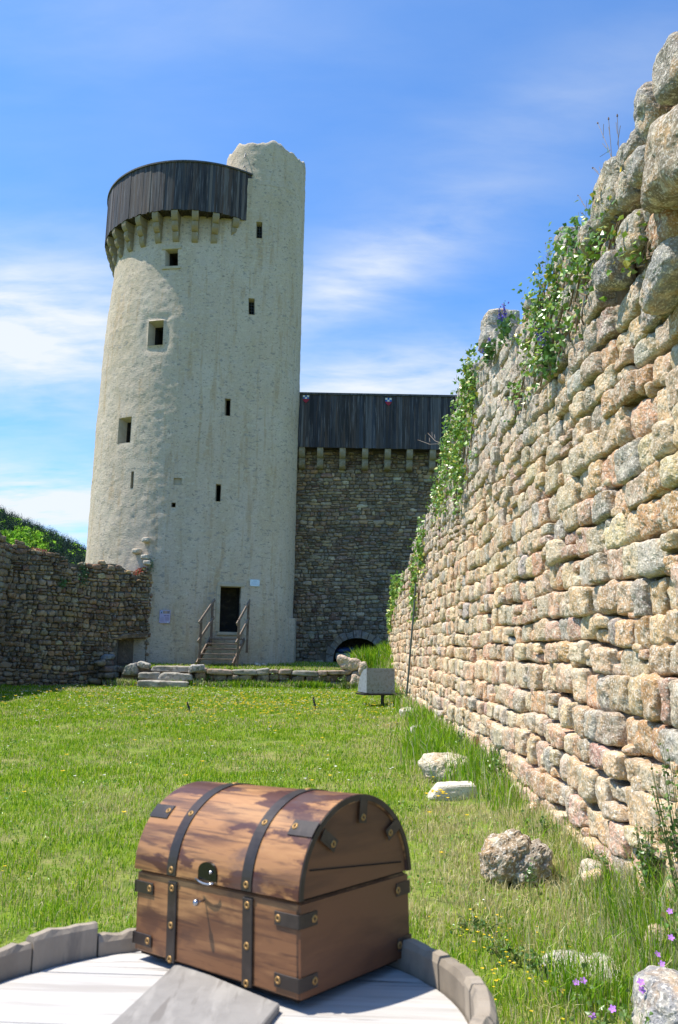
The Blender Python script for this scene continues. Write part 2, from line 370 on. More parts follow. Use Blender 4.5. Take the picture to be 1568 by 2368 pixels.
def wall_courses(mb, org, tdir, L, zb, zt, ch, sl, depth, pal, lod, out, batter=None, jit=0.03, wave=0.04, amp=0.02, gap=0.012, skip=None, seed=0, zmax=12, pwr=(3.5, 7), u0=0.0, bulge=1.0, wavef=0.35, oct=3, frq=7.0, taper=0.14, hgap=None, tilt=0.035, split=0.13, cv=(0.82, 1.12), weather=None, ridge=0.0):
    """irregular coursed rubble on a vertical face. org (x,y), tdir (x,y) along, out (x,y) outward"""
    t = np.array([tdir[0], tdir[1], 0.]); o = np.array([out[0], out[1], 0.]); up = np.array([0, 0, 1.])
    fr = np.stack([t, -o, up], 1)      # local x along, local -y outward, local z up
    bank = {}
    z = -0.25; rs = random.Random(seed * 31 + 5)
    while z < zmax:
        h = rs.uniform(*ch)
        u = u0 - rs.uniform(0, 0.2)
        while u < L:
            l = rs.uniform(*sl) * (0.7 + 0.6 * rs.random())
            uc = u + l / 2
            wv = wave * (math.sin(uc * wavef * 2.1 + seed) + 0.6 * math.sin(uc * wavef * 5.3 + z)) + 0.02 * math.sin(uc * 3.1 + z * 5)
            parts = [(u, l, z + wv, h)]
            if rs.random() < split and h > ch[0] * 1.05: parts = [(u, l, z + wv, h * 0.5), (u, l, z + wv + h * 0.5, h * 0.5)]
            for (pu, pl, pz, ph) in parts:
                pc = pu + pl / 2; zc = pz + ph / 2
                if pc > L or zc < zb(pc) - 0.15 or pz + ph > zt(pc) + rs.uniform(-0.05, 0.06): continue
                if skip and skip(pc, zc, pl, ph): continue
                bo = batter(zc) if batter else 0
                d = depth * rs.uniform(0.8, 1.2)
                c = np.array([org[0], org[1], 0]) + t * pc + up * zc + o * (bo + rs.uniform(-jit, jit) - d * 0.55)
                n = lod(pc)
                bank.setdefault(n, []).append((c, (pl / 2 - gap / 2, d, ph / 2 - (gap if hgap is None else hgap) / 2)))
            u += l
        z += h
    for n, it in bank.items():
        C = np.array([i[0] for i in it]); H = np.array([i[1] for i in it])
        ci = RS.randint(0, len(pal), len(it)); cols = pal[ci] * RS.uniform(cv[0], cv[1], (len(it), 1)) * RS.uniform(0.94, 1.06, (len(it), 3))
        if weather: 
            w_ = (sst(weather, weather + 1.6, C[:, 2] + 0.5 * vn(C * 1.5, 77)) * 0.75)[:, None]; g_ = cols.mean(1, keepdims=True) * np.array([0.84, 0.80, 0.72]); cols = cols * (1 - w_) + g_ * w_
        stones(mb, C, H * np.array([1.03, 1, 1.03]), fr, n, cols, RS.uniform(pwr[0], pwr[1], len(it)), amp, frq, tilt=tilt, seed=seed, colvar=0.12, oct=oct, taper=taper, ridge=ridge)
def core_strip(mb, org, tdir, L, out, zb, zt, thick, batter=None, set_in=0.07, du=0.25, hole=None, col=None):
    t = np.array([*tdir, 0.]); o = np.array([*out, 0.]); up = np.array([0, 0, 1.])
    us = list(np.arange(0, L, du)) + [L]
    if hole: us = sorted(set(us + list(hole[0])))
    zs_n = 14
    base = np.array([org[0], org[1], 0])
    cols = []
    for u in us:
        a, b = zb(u), zt(u); col_ = []
        for k in range(zs_n + 1):
            z = a + (b - a) * k / zs_n
            bo = batter(z) if batter else 0
            n = 0.02 * math.sin(u * 7 + k * 2.3)
            col_.append(base + t * u + up * z + o * (bo - set_in + n))
        col_.append(base + t * u + up * (b - 0.0) + o * (-thick)); col_.append(base + t * u + up * a + o * (-thick))
        cols.append(col_)
    m = len(cols[0]); V = np.array(cols).reshape(-1, 3)
    Q = []
    for i in range(len(us) - 1):
        for k in range(m - 1):
            Q.append([i * m + k, (i + 1) * m + k, (i + 1) * m + k + 1, i * m + k + 1])
    mb.add(V, Q)
    for i in (0, len(us) - 1):      # end caps
        idx = [i * m + k for k in range(m)]
        Qc = [[idx[k], idx[k + 1], idx[-1], idx[-1]] for k in range(0)]
        f = idx[:zs_n + 1]
        T = [[f[k], f[k + 1], idx[-1]] for k in range(zs_n)] + [[f[-1], idx[-2], idx[-1]]]
        mb.add(V, None, T)

# ------------------------------------------------------------------ ground
def gz(x, y):
    x = np.asarray(x, float); y = np.asarray(y, float)
    P = np.stack([x * 0.35, y * 0.35, 0 * x], -1)
    g = 0.045 * fbm(P, 3, 3) * sst(2, 5, y)
    g = g + 0.85 * sst(25, 32, y) * sst(0.7, 2.1, x) * sst(40, 36, y)      # earth bank at the far corner
    g = g + 0.12 * sst(1.2, 2.1, x) * sst(4.5, 7, y) * (x < 3)
    g = g - 0.05 * sst(0, -8, x)
    return g
def grid(xs, ys, zf):
    X, Y = np.meshgrid(xs, ys); Z = zf(X, Y); nx, ny = len(xs), len(ys)
    V = np.stack([X, Y, Z], -1).reshape(-1, 3)
    i = np.arange(ny - 1)[:, None] * nx + np.arange(nx - 1)[None]
    Q = np.stack([i, i + 1, i + nx + 1, i + nx], -1).reshape(-1, 4)
    return V, Q
xs = np.concatenate([[-1500, -700, -300, -120, -60, -40], np.arange(-26, 8.01, 0.3), [14, 30, 60, 150, 500, 1500]])
ys = np.concatenate([[-1200, -300, -60, -15], np.arange(-4, 44.01, 0.3), [52, 70, 110, 180, 300, 600, 2500]])
g_ = MB(); g_.add(*grid(xs, ys, gz)); ground = g_.build('ground', M['soil'], smooth=True); tag(ground, kind='structure')
def tz(x, y):
    return 0.69 + 0.045 * (y - 32.0) + 0.02 * fbm(np.stack([x * 0.8, y * 0.8, 0 * x], -1), 2, 9)
tx = np.arange(-8.6, 3.4, 0.25); ty = np.concatenate([[32.0], np.arange(32.15, 40.3, 0.25)])
t_ = MB(); t_.add(*grid(tx, ty, tz)); tag(t_.build('terrace_ground', M['soil'], smooth=True), kind='structure')
# hill
def hill_z(x, y):
    r = np.clip(43 + (-130 - x) * 0.45, 0, 160)
    return -8 + (r + 8) * np.exp(-((y - 430) / 120.0) ** 2) * (1 + 0.03 * vn(np.stack([x / 30, y / 60, 0 * x], -1), 4))
h_ = MB(); h_.add(*grid(np.linspace(-620, 40, 60), np.linspace(180, 900, 50), hill_z)); tag(h_.build('hill', M['hill'], smooth=True), kind='structure')
def forest():
    mb = MB(); k = 0; rs = np.random.RandomState(5)
    Vs = []; Qs = []; Cs = []; n0 = 0
    for _ in range(11000):
        x = rs.uniform(-300, -60); y = rs.uniform(285, 450)
        px = x / y
        if px < -0.50 or px > -0.27: continue
        z = float(hill_z(np.array(x), np.array(y)))
        up = (z - 1.6) / y
        if up < 0.05: continue
        top = (z + 8) > 0.885 * (51 + (-130 - x) * 0.45) * (1 + 0.12 * math.sin(x * 0.11))
        conif = (rs.random() < (0.93 if top else 0.2))
        hgt = rs.uniform(5, 9) if conif else rs.uniform(3.5, 6)
        rad = hgt * (0.24 if conif else 0.5)
        m = 42
        if conif:
            t = rs.random(m) ** 0.8; rr = (1 - t) * rad * rs.uniform(0.5, 1.1, m) + 0.15; a = rs.uniform(0, 6.283, m)
            P = np.stack([x + rr * np.cos(a), y + rr * np.sin(a), z + hgt * (0.1 + 0.9 * t)], -1); sz = rs.uniform(0.3, 0.65, m) * (1.15 - t)
            base = np.array([0.022, 0.048, 0.032]) * rs.uniform(0.7, 1.3)  # conifer green shifted to blue in place of distance haze
        else:
            d = rs.normal(size=(m, 3)); d /= np.linalg.norm(d, axis=1)[:, None]; rr = rad * rs.uniform(0.6, 1.05, m)
            P = np.array([x, y, z + hgt * 0.55]) + d * rr[:, None] * np.array([1, 1, 0.95]); sz = rs.uniform(0.4, 0.8, m)
            base = (np.array([0.27, 0.46, 0.03]) if rs.random() < 0.6 else np.array([0.085, 0.18, 0.025])) * rs.uniform(0.75, 1.3)
        A_ = rs.normal(size=(m, 3)); A_ /= np.linalg.norm(A_, axis=1)[:, None]; B_ = np.cross(A_, rs.normal(size=(m, 3))); B_ /= np.linalg.norm(B_, axis=1)[:, None]
        A_ *= sz[:, None]; B_ *= sz[:, None] * 0.8
        V = np.stack([P - A_, P - B_, P + A_, P + B_], 1).reshape(-1, 3)
        c = np.repeat(base[None] * rs.uniform(0.65, 1.4, (m, 1)), 4, 0)
        Vs.append(V); Cs.append(c); Qs.append(np.arange(4 * m).reshape(-1, 4) + n0); n0 += 4 * m
    mb.add(np.concatenate(Vs), np.concatenate(Qs), None, np.concatenate(Cs))
    tag(mb.build('forest', M['hilltree']), 'mixed dark conifers and bright green trees covering the hill behind the left wall', 'forest', kind='stuff')
forest()

# ------------------------------------------------------------------ grass
def blades(mb, X, Y, Z, h, w, cols, lean=0.45, rs=RS):
    n = len(X); a = rs.uniform(0, 2 * math.pi, n); ld = rs.uniform(0, 2 * math.pi, n); le = np.abs(rs.normal(0, lean, n)) + 0.08
    dx, dy = np.cos(a) * w / 2, np.sin(a) * w / 2; lx, ly = np.cos(ld) * le * h, np.sin(ld) * le * h
    z = np.zeros(n)
    B = np.stack([X, Y, Z - 0.01], -1); W = np.stack([dx, dy, z], -1)
    Mi = B + np.stack([lx * 0.32, ly * 0.32, h * 0.6], -1); T = B + np.stack([lx, ly, h * np.clip(1.02 - 0.35 * le, 0.3, 1)], -1)
    V = np.stack([B - W, B + W, Mi - W * 0.8, Mi + W * 0.8, T], 1).reshape(-1, 3)
    i = np.arange(n)[:, None] * 5
    Q = i + np.array([[0, 1, 3, 2]]); Tt = i + np.array([[2, 3, 4]])
    mb.add(V, Q, Tt, np.repeat(cols, 5, 0))
def grass_cols(X, Y, dry, rs=RS):
    n = len(X)
    pal = np.array([(0.24, 0.42, 0.014), (0.34, 0.50, 0.02), (0.17, 0.34, 0.014), (0.44, 0.54, 0.04), (0.11, 0.25, 0.02)])
    c = pal[rs.randint(0, len(pal), n)] * rs.uniform(0.75, 1.25, (n, 1))
    st = rs.random(n) < dry
    sc = np.array([(0.62, 0.54, 0.27), (0.52, 0.46, 0.20), (0.70, 0.62, 0.37)])[rs.randint(0, 3, n)] * rs.uniform(0.7, 1.2, (n, 1))
    return np.where(st[:, None], sc, c)
def lawn():
    mb = MB()
    for (y0, y1, dens, w, hh) in ((3.0, 5.5, 3400, 0.0048, 0.060), (5.5, 9, 2300, 0.006, 0.060), (9, 15, 1100, 0.009, 0.064), (15, 23, 560, 0.014, 0.070), (23, 32, 330, 0.019, 0.075)):
        xl = -0.50 * y1 - 0.5; xr = 2.15
        n = int((xr - xl) * (y1 - y0) * dens)
        X = RS.uniform(xl, xr, n); Y = RS.uniform(y0, y1, n)
        k = (X > -0.47 * Y - 0.4) & (X < 0.50 * Y + 0.4); X = X[k]; Y = Y[k]
        pn = fbm(np.stack([X * 0.9, Y * 0.9, 0 * X], -1), 3, 21); pm = fbm(np.stack([X * 3, Y * 3, 0 * X], -1), 2, 22)
        keep = RS.random(len(X)) < np.clip(0.95 + 0.6 * pm, 0.25, 1); X = X[keep]; Y = Y[keep]; pn = pn[keep]; pm = pm[keep]
        Z = gz(X, Y)
        side = sst(0.2, 1.3, X)
        dry = np.clip(0.14 + 0.28 * pn + 0.42 * side * (Y < 20) + 0.45 * np.exp(-((X - 1.5) / 0.6) ** 2 - ((Y - 7.0) / 2.0) ** 2) + 0.05 * (Y < 5), 0.03, 0.85)
        h = hh * RS.uniform(0.5, 1.5, len(X)) * (1 + 0.35 * pm) * (1 + 0.25 * side)
        blades(mb, X, Y, Z, h, w * RS.uniform(0.7, 1.3, len(X)), grass_cols(X, Y, dry))
    # terrace turf
    n = 16000; X = RS.uniform(-8.5, 2.6, n); Y = RS.uniform(32.0, 37.4, n)
    Z = tz(X, Y); dry = np.clip(0.38 + 0.3 * fbm(np.stack([X, Y, 0 * X], -1), 2, 5), 0.1, 0.8)
    blades(mb, X, Y, Z, 0.09 * RS.uniform(0.5, 1.5, n), 0.022 * np.ones(n), grass_cols(X, Y, dry))
    tag(mb.build('lawn_grass', M['blade']), 'short sunlit green lawn mixed with straw filling the courtyard', 'grass', kind='stuff')
lawn()
def clover():
    mb = MB(); n0 = 150; cx_ = RS.uniform(-6, 1.6, n0); cy_ = RS.uniform(3.6, 14, n0); P = []
    for a, b in zip(cx_, cy_):
        if abs(a) > 0.5 * b: continue
        m = 46; r_ = RS.uniform(0.06, 0.2); q = np.stack([a + RS.normal(0, r_, m), b + RS.normal(0, r_, m), 0 * np.zeros(m)], -1); q[:, 2] = gz(q[:, 0], q[:, 1]) + RS.uniform(0.01, 0.055, m); P.append(q)
    P = np.concatenate(P); P = P[P[:, 0] < 2.0]; c = np.array([(0.08, 0.20, 0.02), (0.13, 0.27, 0.03), (0.20, 0.33, 0.04)])[RS.randint(0, 3, len(P))] * RS.uniform(0.8, 1.2, (len(P), 1))
    leafy(mb, P, RS.uniform(0.012, 0.026, len(P)), c); tag(mb.build('clover', M['leaf']), 'low broad leaved clover and weeds in clumps between the lawn grass', 'clover', kind='stuff')
def tuft_field(name, label, spots, width_px=0.0045):
    mb = MB()
    for (cx, cy, sx, sy, n, h, dry, seedheads) in spots:
        X = cx + RS.normal(0, 1, n) * sx; Y = cy + RS.normal(0, 1, n) * sy
        X = np.minimum(X, 2.16)
        Z = gz(X, Y); Z = np.where((Y > 32.0) & (X < 3.2), np.maximum(Z, tz(X, Y)), Z)
        w = np.maximum(0.004, Y * 0.0011) * RS.uniform(0.7, 1.3, n)
        blades(mb, X, Y, Z, h * RS.uniform(0.45, 1.2, n), w, grass_cols(X, Y, np.full(n, dry)) * np.array([0.8, 0.9, 0.9]), lean=0.3)
    return tag(mb.build(name, M['blade']), label, 'grass', kind='stuff')
tuft_field('tall_grass', 'tall unmown green grass and weeds along the foot of the sunlit wall', [
    (1.55, 12.2, 0.22, 1.0, 1500, 0.42, 0.12, 0), (1.70, 10.3, 0.20, 0.6, 1000, 0.40, 0.2, 0), (1.75, 8.6, 0.14, 0.5, 420, 0.30, 0.35, 0),
    (1.80, 15.5, 0.18, 1.6, 1000, 0.35, 0.25, 0), (2.0, 20, 0.2, 2.5, 800, 0.4, 0.35, 0), (2.05, 25, 0.2, 2.0, 500, 0.45, 0.4, 0),
    (1.85, 6.3, 0.20, 0.7, 700, 0.17, 0.6, 0), (1.9, 5.2, 0.14, 0.4, 1300, 0.26, 0.4, 0), (2.0, 4.6, 0.14, 0.35, 1000, 0.50, 0.35, 0), (1.8, 4.1, 0.14, 0.25, 600, 0.30, 0.4, 0), (1.5, 4.5, 0.2, 0.3, 700, 0.2, 0.45, 0), (1.30, 4.0, 0.12, 0.15, 420, 0.20, 0.15, 0),
    (1.75, 4.7, 0.14, 0.3, 400, 0.18, 0.55, 0), (1.2, 4.1, 0.09, 0.12, 260, 0.26, 0.12, 0), (1.08, 4.9, 0.12, 0.25, 380, 0.13, 0.2, 0),
    (1.55, 4.0, 0.1, 0.12, 160, 0.22, 0.3, 0), (0.85, 3.9, 0.12, 0.2, 300, 0.10, 0.1, 0), (1.85, 3.9, 0.10, 0.15, 260, 0.26, 0.3, 0)])
o = tuft_field('tall_grass', 'bright tall grass mound on the terrace corner beneath the dark arch wall', [
    (1.75, 33.0, 0.42, 0.5, 2600, 0.95, 0.06, 1), (1.15, 32.9, 0.25, 0.35, 700, 0.85, 0.10, 1), (2.2, 32.0, 0.3, 0.8, 900, 0.7, 0.10, 1), (2.0, 29.5, 0.3, 1.0, 700, 0.5, 0.3, 0)])

o = tuft_field('tall_grass', 'ragged green and straw grass growing at the foot of the low terrace edge', [(x_, 31.62 + 0.05 * math.sin(x_ * 3), 0.30, 0.07, int(120 + 220 * abs(math.sin(x_ * 1.7))), 0.16 + 0.20 * abs(math.sin(x_ * 1.3)), 0.35 + 0.3 * math.sin(x_ * 2.1), 0) for x_ in np.arange(-8.4, 1.6, 0.35)] + [(x_, 32.05, 0.30, 0.05, 45, 0.12, 0.4, 0) for x_ in np.arange(-8.0, 1.4, 0.4)])
def leafy(mb, P, s, cols, dirn=None, rs=RS):
    """kite leaves folded at the midrib"""
    n = len(P); A_ = rs.normal(size=(n, 3)); A_[:, 2] -= 0.4
    if dirn is not None: A_ = A_ * 0.6 + np.asarray(dirn) * 0.2
    A_ /= np.linalg.norm(A_, axis=1)[:, None]
    Nn = rs.normal(size=(n, 3)) * 0.55 + (np.asarray(dirn) if dirn is not None else np.array([0, 0, 0.8]))
    B_ = np.cross(A_, Nn); B_ /= np.linalg.norm(B_, axis=1)[:, None] + 1e-9
    Cn = np.cross(A_, B_)
    s = s[:, None] if hasattr(s, '__len__') else s
    b = P - A_ * s * 0.45; tp = P + A_ * s * 0.6; l = P + B_ * s * 0.48 + Cn * s * 0.12 - A_ * s * 0.1; r_ = P - B_ * s * 0.48 + Cn * s * 0.12 - A_ * s * 0.1
    V = np.stack([b, l, tp, r_], 1).reshape(-1, 3); i = np.arange(n)[:, None] * 4
    mb.add(V, None, np.concatenate([i + np.array([[0, 1, 2]]), i + np.array([[0, 2, 3]])]), np.repeat(cols, 4, 0))
def weeds(name, label, spots):
    mb = MB()
    for (x, y, z, r_, h, n, s) in spots:
        for _ in range(max(3, n // 16)):
            a = RS.uniform(0, 6.28); q = RS.uniform(0, r_); e = np.array([x + q * math.cos(a), y + q * math.sin(a), z + h * RS.uniform(0.5, 1.1)])
            b = np.array([x + 0.4 * q * math.cos(a), y + 0.4 * q * math.sin(a), z])
            mb.tube([b, (b + e) / 2 + np.array([0, 0, 0.02]), e], [0.003, 0.0025, 0.0015], 4, col=(0.14, 0.17, 0.06), cap=False)
            m = 16; t = RS.uniform(0.15, 1.0, m); P = b + (e - b) * t[:, None] + RS.normal(0, s * 0.7, (m, 3))
            c = np.array([(0.07, 0.15, 0.03), (0.11, 0.21, 0.035), (0.16, 0.24, 0.05), (0.22, 0.20, 0.06)])[RS.choice(4, m, p=[.35, .35, .22, .08])] * RS.uniform(0.7, 1.2, (m, 1))
            leafy(mb, P, RS.uniform(0.6, 1.3, m) * s, c)
    return tag(mb.build(name, M['leaf']), label, 'weeds', kind='stuff')
clover()
weeds('weeds', 'tangled leafy weeds growing up against the near foot of the sunlit wall', [
    (2.0, 5.2, 0.1, 0.2, 0.45, 500, 0.026), (2.05, 4.7, 0.15, 0.25, 0.85, 1100, 0.028), (1.95, 5.9, 0.05, 0.2, 0.16, 160, 0.022), (2.1, 4.3, 0.1, 0.2, 0.7, 380, 0.03),
    (1.85, 4.3, 0.02, 0.2, 0.40, 240, 0.026), (1.75, 11.3, 0.05, 0.2, 0.45, 220, 0.035), (1.85, 9.3, 0.05, 0.25, 0.4, 260, 0.032), (1.8, 7.0, 0.0, 0.2, 0.25, 160, 0.026),
    (1.36, 5.75, 0.0, 0.08, 0.2, 60, 0.022), (0.95, 4.5, 0.0, 0.2, 0.07, 260, 0.016), (0.85, 4.9, 0.0, 0.25, 0.06, 260, 0.016), (1.1, 4.3, 0, 0.2, 0.1, 200, 0.018),
    (2.0, 22.2, 0.1, 0.3, 0.5, 160, 0.06), (-2.2, 31.85, 0.05, 0.5, 0.5, 140, 0.07), (-5.1, 31.8, 0.05, 0.3, 0.5, 90, 0.07), (-3.7, 31.8, 0.05, 0.4, 0.4, 90, 0.07), (-0.6, 31.8, 0.05, 0.5, 0.5, 140, 0.07), (0.3, 31.6, 0.1, 0.3, 0.5, 80, 0.07)])
def dots(name, label, P, s, col, cat='flowers', cup=0.4):
    """tiny five-petalled flower heads"""
    mb = MB(); n = len(P)
    for k in range(5):
        a = 2 * math.pi * k / 5 + RS.uniform(0, 0.3, n)
        d = np.stack([np.cos(a), np.sin(a), np.full(n, cup)], -1) * s[:, None]; e = np.stack([-np.sin(a), np.cos(a), 0 * a], -1) * s[:, None] * 0.45
        V = np.stack([P, P + d * 0.6 + e, P + d, P + d * 0.6 - e], 1).reshape(-1, 3)
        mb.add(V, np.arange(4 * n).reshape(-1, 4), None, np.repeat(np.array(col)[None] * RS.uniform(0.85, 1.1, (n, 1)), 4, 0))
    return tag(mb.build(name, M['petal']), label, cat, kind='stuff')
def scatter(n, xr, yr, bias=None):
    X = RS.uniform(*xr, n); Y = RS.uniform(*yr, n)
    if bias is not None: k = RS.random(n) < bias(X, Y); X = X[k]; Y = Y[k]
    k = (X > -0.46 * Y) & (X < 1.9); X = X[k]; Y = Y[k]
    return X, Y
X, Y = scatter(5200, (-10, 1.8), (4, 31), lambda x, y: 0.04 + 0.65 * np.exp(-((x + 2.4) / 2.6) ** 2 - ((y - 21.5) / 3.6) ** 2) + 0.20 * np.exp(-((x + 9) / 2) ** 2 - ((y - 24) / 3) ** 2))
X = np.concatenate([X, RS.normal(0.95, 0.16, 70), RS.normal(1.12, 0.06, 14), RS.normal(-2.45, 0.12, 12)]); Y = np.concatenate([Y, RS.normal(4.6, 0.4, 70), RS.normal(8.6, 0.15, 14), RS.normal(5.6, 0.2, 12)])
s_ = np.where(Y < 6, 0.010, 0.016 + Y * 0.0012) * RS.uniform(0.7, 1.2, len(X))
s_[-12:] = 0.014
dots('buttercups', 'tiny yellow buttercups scattered through the lawn', np.stack([X, Y, gz(X, Y) + (0.05 + 0.085 * sst(4, 12, Y)) * RS.uniform(0.8, 1.4, len(X))], -1), s_, (0.72, 0.50, 0.015))
X, Y = scatter(3000, (-11, 1.8), (4, 31), lambda x, y: 0.08 + 0.35 * sst(14, 24, y))
dots('daisies', 'tiny white daisies and clover heads scattered through the lawn', np.stack([X, Y, gz(X, Y) + 0.12 * RS.uniform(0.7, 1.2, len(X))], -1), np.where(Y < 9, 0.009, 0.012 + Y * 0.0009) * RS.uniform(0.7, 1.1, len(X)), (0.72, 0.72, 0.68))

# ================================================================== the sunlit rubble wall on the right
def interp(tab):
    xs_, ys_ = zip(*tab); return lambda u: float(np.interp(u, xs_, ys_))
RT = interp([(0, 5.9), (3.8, 5.75), (5.3, 5.66), (5.55, 5.45), (6.4, 5.8), (7.3, 5.76), (8.2, 5.95), (9.3, 6.1), (9.6, 6.15), (10.0, 6.55), (10.7, 6.6), (11.1, 6.45), (12.6, 6.65), (13.7, 6.45), (15.5, 6.0), (17.1, 5.45), (18.4, 5.1), (22.2, 4.85), (24.3, 4.3), (28.9, 4.3), (31.1, 3.7), (32.3, 2.6), (33.6, 2.0)])
batR = lambda z: 0.27 * max(0.0, 1 - max(z, 0) / 2.6) ** 1.2 + 0.02 * math.sin(z * 3)
wr = empty('stone_wall', (2.3, 1.0, 0), 'long sunlit wall of rounded granite rubble along the right side with ivy on its crest', 'wall')
CREST = [((2.28, 4.68, 5.52), (0.17, 0.16, 0.21), (0.36, 0.32, 0.26)), ((2.26, 5.05, 5.48), (0.11, 0.15, 0.22), (0.29, 0.28, 0.26)), ((2.28, 5.36, 5.40), (0.13, 0.15, 0.10), (0.34, 0.31, 0.26)),
         ((2.28, 5.56, 5.42), (0.10, 0.13, 0.12), (0.33, 0.31, 0.27)), ((2.24, 5.22, 5.13), (0.17, 0.15, 0.13), (0.35, 0.33, 0.29)), ((2.27, 5.95, 5.36), (0.28, 0.16, 0.24), (0.39, 0.34, 0.25)),
         ((2.27, 5.58, 5.17), (0.14, 0.13, 0.13), (0.40, 0.35, 0.27)), ((2.24, 4.98, 4.78), (0.14, 0.14, 0.20), (0.38, 0.36, 0.33)), ((2.26, 4.30, 4.62), (0.42, 0.36, 0.29), (0.34, 0.27, 0.18)),
         ((2.20, 4.78, 4.40), (0.20, 0.15, 0.17), (0.48, 0.25, 0.13)), ((2.21, 4.92, 4.10), (0.28, 0.15, 0.14), (0.37, 0.36, 0.33)), ((2.23, 5.98, 4.68), (0.16, 0.14, 0.15), (0.33, 0.31, 0.29)), ((2.26, 6.52, 5.28), (0.15, 0.13, 0.14), (0.36, 0.33, 0.28)), ((2.24, 5.45, 4.72), (0.20, 0.13, 0.15), (0.42, 0.38, 0.30))]
crest_skip = lambda u, z, l, h: any(abs(u + 1 - c[1]) < g[0] * 0.9 + l * 0.2 and abs(z - c[2]) < g[2] * 0.85 + h * 0.2 for c, g, q in CREST)
mb = MB()
def lodR(u):
    y = u + 1
    return 4 if y < 3.6 else 18 if y < 6.5 else 15 if y < 9 else 10 if y < 14 else 7 if y < 20 else 5
wall_courses(mb, (2.3, 1.0), (0, 1), 33.5, lambda u: -0.1, RT, (0.20, 0.30), (0.20, 0.46), 0.125, STONE_PAL, lodR, (-1, 0), batR, jit=0.040, wave=0.026, amp=0.020, gap=0.010, seed=2, pwr=(3.8, 9.5), oct=5, frq=6.5, taper=0.11, hgap=0.022, tilt=0.018, split=0.10, cv=(0.74, 1.20), weather=3.4, ridge=0.14, skip=crest_skip)
# small pinning stones in the joints
k = 900; Y = RS.uniform(3.5, 24, k); Z = RS.uniform(0.1, 5.4, k)
okk = np.array([z < RT(y - 1) - 0.3 for y, z in zip(Y, Z)]); Y = Y[okk]; Z = Z[okk]; k = len(Y)
C = np.stack([2.3 - np.array([batR(z) for z in Z]) + 0.02, Y, Z], -1)
stones(mb, C, np.stack([RS.uniform(0.035, 0.08, k), RS.uniform(0.05, 0.09, k), RS.uniform(0.03, 0.06, k)], -1), np.stack([[0, 1, 0], [1, 0, 0], [0, 0, 1]], 1).astype(float), 5, STONE_PAL[RS.randint(0, len(STONE_PAL), k)] * RS.uniform(0.8, 1.1, (k, 1)), RS.uniform(2.4, 4, k), 0.012, 12)
# big stones jutting from the crest near the viewer
for c, h, q in CREST:
    stones(mb, np.array([c]), np.array([h]), np.stack([[0, 1, 0], [1, 0, 0], [0, 0, 1]], 1).astype(float), 22, np.array([q]) * 0.80, [4.0], 0.026, 5.0, back=True, tilt=0.16, oct=5, ridge=0.05, taper=0.2, colvar=0.2)
# square block standing on the crest
for c, h in (((2.45, 11.45, 6.62), (0.30, 0.26, 0.13)), ((2.45, 11.5, 6.38), (0.34, 0.3, 0.13)), ((2.5, 7.75, 5.9), (0.14, 0.2, 0.08)), ((2.5, 7.8, 6.03), (0.13, 0.2, 0.07))):
    stones(mb, np.array([c]), np.array([h]), np.stack([[0, 1, 0], [1, 0, 0], [0, 0, 1]], 1).astype(float), 9, np.array([[0.33, 0.31, 0.28]]), [7], 0.02, 6, back=True)
rel(mb.build('stonework', M['stone'], wr, smooth=False))
mb = MB(); core_strip(mb, (2.3, 1.0), (0, 1), 33.6, (-1, 0), lambda u: -0.4, lambda u: RT(u) - 0.16, 1.0, batR, set_in=0.095)
rel(mb.build('core', M['mortar'], wr))
# crest stones seen against the sky
# ================================================================== ivy and crest plants
def ivy(name, label, blobs, n, size, group=None, yellow=0.08):
    n = int(n * 0.95)
    mb = MB(); P = []
    tot = sum(b[4] for b in blobs)
    for (y, z, sy, sz, w) in blobs:
        k = int(n * w / tot); yy = y + RS.normal(0, sy, k); zz = z + RS.normal(0, sz, k)
        top = np.array([RT(v - 1) for v in yy]); zz = np.where(zz > top + 0.12, top + RS.uniform(-0.25, 0.12, k), zz)
        xx = 2.3 - np.array([batR(v) for v in zz]) - np.abs(RS.normal(0.10, 0.055, k)) - 0.03
        P.append(np.stack([xx, yy, zz], -1))
    P = np.concatenate(P); n = len(P)
    cl = fbm(P * 3.0, 2, 8); P = P[cl > -0.35]; n = len(P)
    pal = np.array([(0.13, 0.26, 0.03), (0.19, 0.34, 0.04), (0.08, 0.17, 0.025), (0.27, 0.40, 0.06), (0.42, 0.40, 0.07)])
    pr = np.array([0.32, 0.28, 0.2, max(0.05, 0.2 - yellow), yellow]); c = pal[RS.choice(5, n, p=pr / pr.sum())] * RS.uniform(0.75, 1.2, (n, 1))
    leafy(mb, P, RS.uniform(0.6, 1.25, n) * size, c, dirn=(-0.8, -0.2, 0.6))
    o_ = empty('ivy', (2.25, blobs[0][0], 0), label, 'ivy', group)
    rel(mb.build('foliage', M['leaf'], o_))
    sm = MB()
    for (y, z, sy, sz, w) in blobs:
        for _ in range(4):
            sm = MB(); y0 = y + RS.normal(0, sy); z0 = z - sz * 1.2; pts = []
            for q in range(7):
                zz = z0 + sz * 2.4 * q / 6; zz = min(zz, RT(y0 - 1)); pts.append((2.3 - batR(zz) - 0.07 - 0.02 * RS.rand(), y0 + 0.08 * math.sin(q * 1.7 + y0), zz))
            sm.tube(pts, 0.006 + 0.0006 * y0, 5, col=(0.17, 0.12, 0.07)); rel(sm.build('stem', M['stem'], o_))
    return o_
G = 'ivy growing on the sunlit wall'
ivy('ivy', 'large glossy ivy patch hanging from the wall crest nearest the viewer', [(7.2, 5.45, 0.35, 0.20, 2.4), (6.6, 5.05, 0.35, 0.16, 1.3), (7.0, 4.8, 0.3, 0.2, 0.8), (8.2, 5.45, 0.40, 0.25, 2.6), (7.9, 4.95, 0.3, 0.25, 1.8), (8.9, 4.75, 0.4, 0.2, 0.8)], 1700, 0.060, G)
